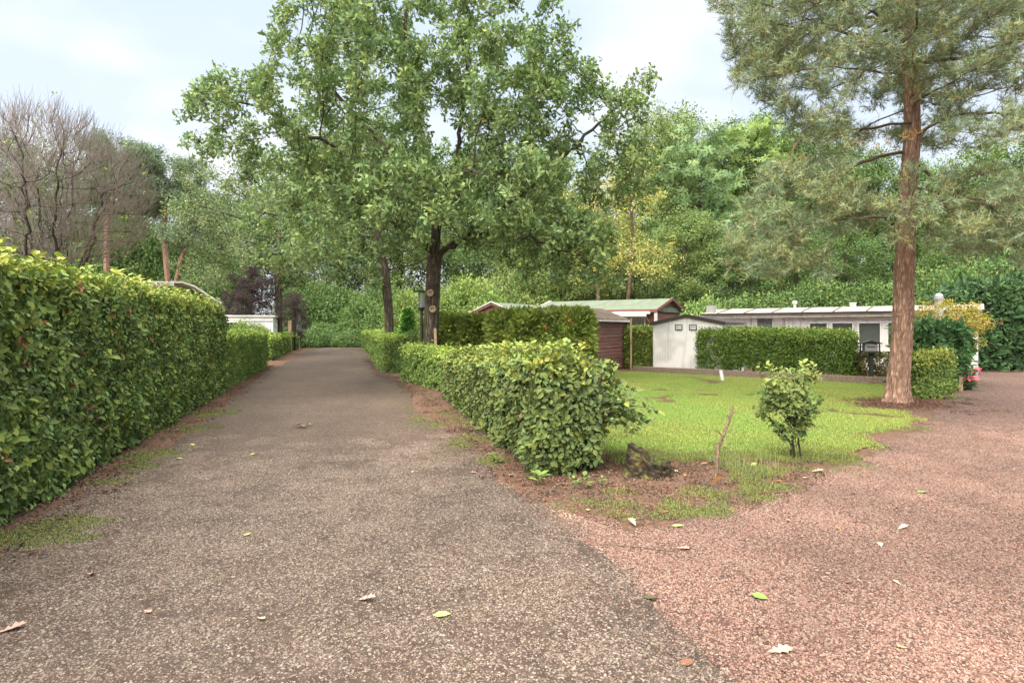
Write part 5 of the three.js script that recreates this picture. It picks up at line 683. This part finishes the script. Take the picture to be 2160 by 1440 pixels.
lying(1372, 1266, 'dark', ovLeaf, .08, 1.4, 'dark green leaf on the border of lane and gravel'); lying(932, 1303, 'lime', ovLeaf, .095, 1.6, 'pale lime leaf lying on the asphalt lane'); lying(772, 1272, 'pink', oakLeaves[2], .11, 1.4, 'pinkish dry oak leaf lying on the asphalt lane near the lime leaf');
lying(22, 1335, 'pink', oakLeaves[1], .12, 2.2, 'long dry oak leaf on the bare lane by the hedge side', undefined, .016); lying(192, 1217, 'pink', oakLeaves[2], .09, .4, 'faded small oak leaf on the lane near the tall hedge'); lying(310, 1295, 'pink', oakLeaves[0], .07, 1, 'small pale brown leaf pressed on the lane');
lying(1511, 1030, 'orange', oakLeaves[2], .15, .9, 'upright curled orange oak leaf at the foot of the bare stem', undefined, .055, -.7);
[[522, 1131], [377, 970], [531, 961], [405, 940]].forEach(([a, b], i) => lying(a, b, 'lime', i % 2 ? ovLeaf : oakLeaves[0], .09, i * 1.3, 'yellow green leaf lying flat on the lane', 'yellow green leaves on the lane'));
[[635, 902, 'brown'], [648, 900, 'lime'], [625, 904, 'dark'], [640, 905, 'brown']].forEach(([a, b, c], i) => lying(a, b, c, oakLeaves[i % 3], .14, i * 1.1, 'withered leaf in the small heap on the lane', 'leaf heap on the lane', .016 + i * .012));
[[682, 1137], [550, 1311], [1450, 1405], [870, 998], [925, 1022], [1000, 1000]].forEach(([a, b], i) => lying(a, b, i % 2 ? 'tan' : 'brown', i % 2 ? oakLeaves[1] : ovLeaf, .05 + (i % 3) * .012, i, 'small brown scrap of leaf on the lane', 'leaf scraps on the lane'));
[[1448, 1157, 'brown', .1], [1440, 1162, 'pink', .1], [1905, 1118, 'pale', .09], [1858, 1153, 'pale', .07], [1893, 1234, 'tan', .05], [1666, 1103, 'tan', .05], [1790, 1232, 'brown', .06], [1895, 1075, 'brown', .06], [1800, 1045, 'brown', .06], [1630, 1097, 'brown', .05], [2140, 1160, 'brown', .05], [1770, 1120, 'orange', .05], [1905, 1371, 'lime', .045]].forEach(([a, b, c, s], i) => lying(a, b, c, oakLeaves[i % 3], s, i * .9, `small ${{ brown: 'dark brown', pink: 'pinkish', pale: 'pale', tan: 'tan', orange: 'orange', lime: 'yellow' }[c]} leaf scattered on the red gravel`, `${c} leaves on the gravel`));
lying(1945, 1041, 'green', ovLeaf, .09, 1.5, 'half folded green leaf on the upper gravel'); lying(1725, 997, 'tan', oakLeaves[1], .13, 1.4, 'tan oak leaf in front of the sapling'); lying(1485, 980, 'orange', oakLeaves[0], .09, 1.7, 'orange oak leaf between the stump and the bare stem'); lying(1430, 1113, 'lime', ovLeaf, .09, 1.5, 'long lime leaf at the gravel border', undefined, .014);
[[1240, 1078], [1400, 1085], [1335, 1107], [1700, 1010], [1640, 1018], [1590, 985], [1095, 1015], [1080, 1005], [1420, 1000], [1445, 1005]].forEach(([a, b], i) => lying(a, b, ['lime', 'brown', 'tan', 'pale', 'orange'][i % 5], oakLeaves[i % 3], .07 + (i % 3) * .02, i * 1.7, `${['yellow green', 'brown', 'tan', 'pale', 'orange'][i % 5]} leaf lying on the bare soil bed`, 'leaves on the soil bed', .012));
// litter, moss and weeds
const inHedge = (x, z) => false;
{
  const R = mulberry(831), crumbs = (() => { const b = new Bag(), q = mulberry(832); for (let i = 0; i < 46; i++) { const p = new V3((q() - .5) * .3, .004 + q() * .012, (q() - .5) * .3), n = rdir(q); n.y = Math.abs(n.y) + .8; n.normalize(); const t = rdir(q); t.addScaledVector(n, -t.dot(n)).normalize(); leaf(b, p, t, n, .012 + q() * .032, q() < .3 ? LEAF.oak : LEAF.simple, vary(q, [[.13, .08, .055], [.17, .105, .07], [.09, .06, .04], [.2, .135, .09], [.15, .07, .05]][i % 5], .25), .4, .4); } return b.build(); })();
  const edgeL = along([[-2.95, .2], [-3.25, -2.6], [gp(60, 1110)[0], gp(60, 1110)[1]], gp(300, 950), gp(450, 850), gp(540, 795), gp(566, 772)]), l = [];
  for (let i = 0; i < 480; i++) { const t = R(), [x, z] = edgeL(t), o = (R() - .75) * 1.1; l.push([new V3(x + o, .006, z), up, .6 + R() * .7, vary(R, [1, 1, 1], .2)]); }
  const bedPoly = [gp(1110, 1055), gp(1330, 1105), gp(1560, 1070), gp(1700, 1030), gp(1790, 970), gp(1660, 972), gp(1450, 968), gp(1290, 960), gp(1180, 960), gp(1060, 965)];
  for (let i = 0; i < 5200; i++) { const x = -.5 + R() * 5.5, z = -4.2 - R() * 3.8; if (inPoly(bedPoly, x, z) && R() < .13) l.push([new V3(x, .006, z), up, .5 + R() * .6, vary(R, [1, 1, 1], .25)]); }
  const edgeR = along([gp(1085, 1010), gp(1000, 935), gp(935, 868), gp(850, 812), gp(806, 790), gp(778, 757)]); for (let i = 0; i < 240; i++) { const [x, z] = edgeR(R()); l.push([new V3(x + (R() - .5) * .5, .006, z), up, .6 + R() * .7, vary(R, [1, 1, 1], .2)]); }
  for (let i = 0; i < 300; i++) { const a = R() * 6.28, q = .25 + R() * R() * 1.7; l.push([new V3(7.75 + Math.cos(a) * q, .008, -11.9 + Math.sin(a) * q * .8 + .2), up, .6 + R() * .7, vary(R, [1.1, 1, 1], .2)]); }
  for (let i = 0; i < 240; i++) l.push([new V3(14.5 + R() * 6, .008, -21.3 + R() * 1.2), up, .8 + R() * .7, vary(R, [.9, .8, .8], .2)]);
  const o = scatter(scene, numbered('leaf_litter'), crumbs, M.dry, l, R); o.userData.label = 'brown crumbled leaf litter below the hedges and on the soil'; o.userData.category = 'leaf litter';
  // moss cushions and small weeds
  const mossG = blades(150, .16, .004, .014, 841, [[.08, .095, .025], [.065, .08, .02], [.105, .11, .035]], 1.6, .003), ml = [];
  const mp = (px, py, n, sx, sz) => { const [x, z] = gp(px, py); for (let i = 0; i < n; i++) { const a = R() * 6.28, q = Math.sqrt(R()); ml.push([new V3(x + Math.cos(a) * q * sx, .011, z + Math.sin(a) * q * sz), up, .5 + R() * .8, vary(R, [1, 1, 1], .2)]); } };
  mp(60, 1140, 60, .45, .2); mp(140, 1105, 60, .3, .2); mp(320, 962, 60, .35, .3); mp(300, 985, 30, .2, .15); mp(455, 872, 70, .4, .5); mp(400, 905, 30, .4, .4); mp(225, 1018, 14, .12, .1); mp(1250, 1065, 14, .4, .14); mp(1350, 1085, 10, .35, .12); mp(1480, 1075, 20, .35, .14); mp(1560, 1050, 18, .3, .14); mp(1620, 1030, 24, .3, .12); mp(1500, 1040, 16, .35, .12); mp(1640, 990, 24, .4, .25); mp(1760, 985, 24, .4, .4); mp(930, 885, 60, .5, 1.0); mp(985, 930, 50, .25, .5); mp(1040, 975, 30, .15, .2); mp(770, 750, 30, .8, .8); mp(1870, 900, 50, .6, .4); mp(1450, 1090, 24, .3, .1);
  const m = scatter(scene, numbered('moss'), mossG, M.leaf, ml, R); m.userData.label = 'low bright moss along the lane and soil edges'; m.userData.category = 'moss';
  // rough grass between lawn and soil
  const tuft = blades(70, .14, .015, .055, 842, [[.07, .10, .022], [.095, .12, .028], [.13, .125, .05]], .8, .0026), tl = []; for (let i = 0; i < 420; i++) { const k = R(), px = lerp(1290, 1790, k) + (R() - .5) * 40, py = lerp(955, 972, R()) + (R() - .5) * 14, [x, z] = gp(px, py); tl.push([new V3(x, .004, z), up, .4 + R() * .8, vary(R, [1, 1, 1], .2)]); } for (const [px, py, n] of [[1570, 1010, 16], [1600, 1035, 14], [1630, 1000, 14], [1290, 1052, 4], [1400, 1060, 3], [1550, 985, 14]]) for (let i = 0; i < n; i++) { const [x, z] = gp(px + (R() - .5) * 60, py + (R() - .5) * 26); tl.push([new V3(x, .004, z), up, .5 + R() * .9, vary(R, [1, 1, 1], .2)]); }
  const tg = scatter(scene, numbered('rough_grass'), tuft, M.leaf, tl, R); tg.userData.label = 'rough uncut grass between the lawn and the bare soil'; tg.userData.category = 'grass';
}
const weedGeo = (seed, n, s) => { const R = mulberry(seed), b = new Bag(); for (let i = 0; i < n; i++) { const a = i * 2.4 + R(), h = .02 + R() * .09, p = new V3(Math.cos(a) * .02, h, Math.sin(a) * .02), t = new V3(Math.cos(a), .25 + R() * .5, Math.sin(a)).normalize(), nn = new V3(-t.x * t.y, 1 - t.y * t.y, -t.z * t.y).normalize(); leaf(b, p, t, nn, s * (.7 + R() * .6), LEAF.ovate, vary(R, [.14, .23, .05], .2), .2, .25); b.tri([-.002, 0, 0], [.002, 0, 0], [p.x, p.y, p.z], [.12, .16, .05]); } return b.build(); };
const weeds = [weedGeo(851, 9, .07), weedGeo(852, 13, .05), weedGeo(853, 7, .09)];
[[1232, 1030, 0, 1.0], [1212, 1033, 1, .9], [1140, 1022, 2, .9], [1128, 1012, 1, .8], [1042, 975, 1, 1], [1050, 978, 0, .8], [990, 910, 0, 1.0], [1270, 1026, 1, .7]].forEach(([px, py, k, s], i) => { const [x, z] = gp(px, py), m = part(scene, numbered('weed'), weeds[k], M.leaf); m.position.set(x, .004, z); m.rotation.y = i; m.scale.setScalar(s); m.userData = { label: 'small leafy weed at the foot of the shaggy hornbeam hedge', category: 'weed', group: 'weeds below the hornbeam hedge' }; });
{ // reed-like tall grass by the sapling
  const R = mulberry(861), o = thing('tall_grass', 'tuft of tall pale grass stalks between the bare stem and the sapling', 'grass tuft', ...(() => { const [x, z] = gp(1590, 1000); return [x, 0, z]; })()), b = new Bag(); for (let i = 0; i < 46; i++) { const x = (R() - .5) * .5, z = (R() - .5) * .25, h = .1 + R() * R() * .5, l = (R() - .5) * .3, c = vary(R, [.22, .26, .08], .2), m = [x + l * .3, h * .6, z]; b.tri([x - .0025, 0, z], [x + .0025, 0, z], [m[0] + .002, m[1], m[2]], c); b.tri([x - .0025, 0, z], [m[0] + .002, m[1], m[2]], [m[0] - .002, m[1], m[2]], c); b.tri([m[0] - .002, m[1], m[2]], [m[0] + .002, m[1], m[2]], [x + l, h, z + l * .3], c); } const g = part(o, 'stalks', b.build(), M.leaf); g.userData.kind = 'stuff'; }
{ // twigs
  const R = mulberry(871), tw = (px, py, L, a, label, group) => { const [x, z] = gp(px, py), T = new Tubes(), q = []; for (let k = 0; k <= 6; k++) q.push(new V3(Math.cos(a) * L * (k / 6 - .5) + (R() - .5) * .02, .012 + R() * .012, Math.sin(a) * L * (k / 6 - .5) + (R() - .5) * .02)); T.tube(q, [.002, .0024, .0028, .0028, .0024, .002, .0012], 5); const m = part(scene, numbered('fallen_twig'), T.build(), M.twig); m.position.set(x, 0, z); m.userData = { label, category: 'twig', group }; };
  tw(1355, 1160, .5, .25, 'thin curved twig on the gravel border'); tw(1818, 1106, .12, .4, 'short dark twig on the open gravel'); tw(1275, 1084, .28, -.2, 'thin twig lying on the mossy soil');
  for (let i = 0; i < 16; i++) tw(1775 + R() * 100, 845 + R() * 12, .25 + R() * .5, R() * 3, 'dry twig on the bare patch beside the pine trunk', 'dry twigs beside the pine');
}
console.log('all done');
renderer.render(scene, camera);
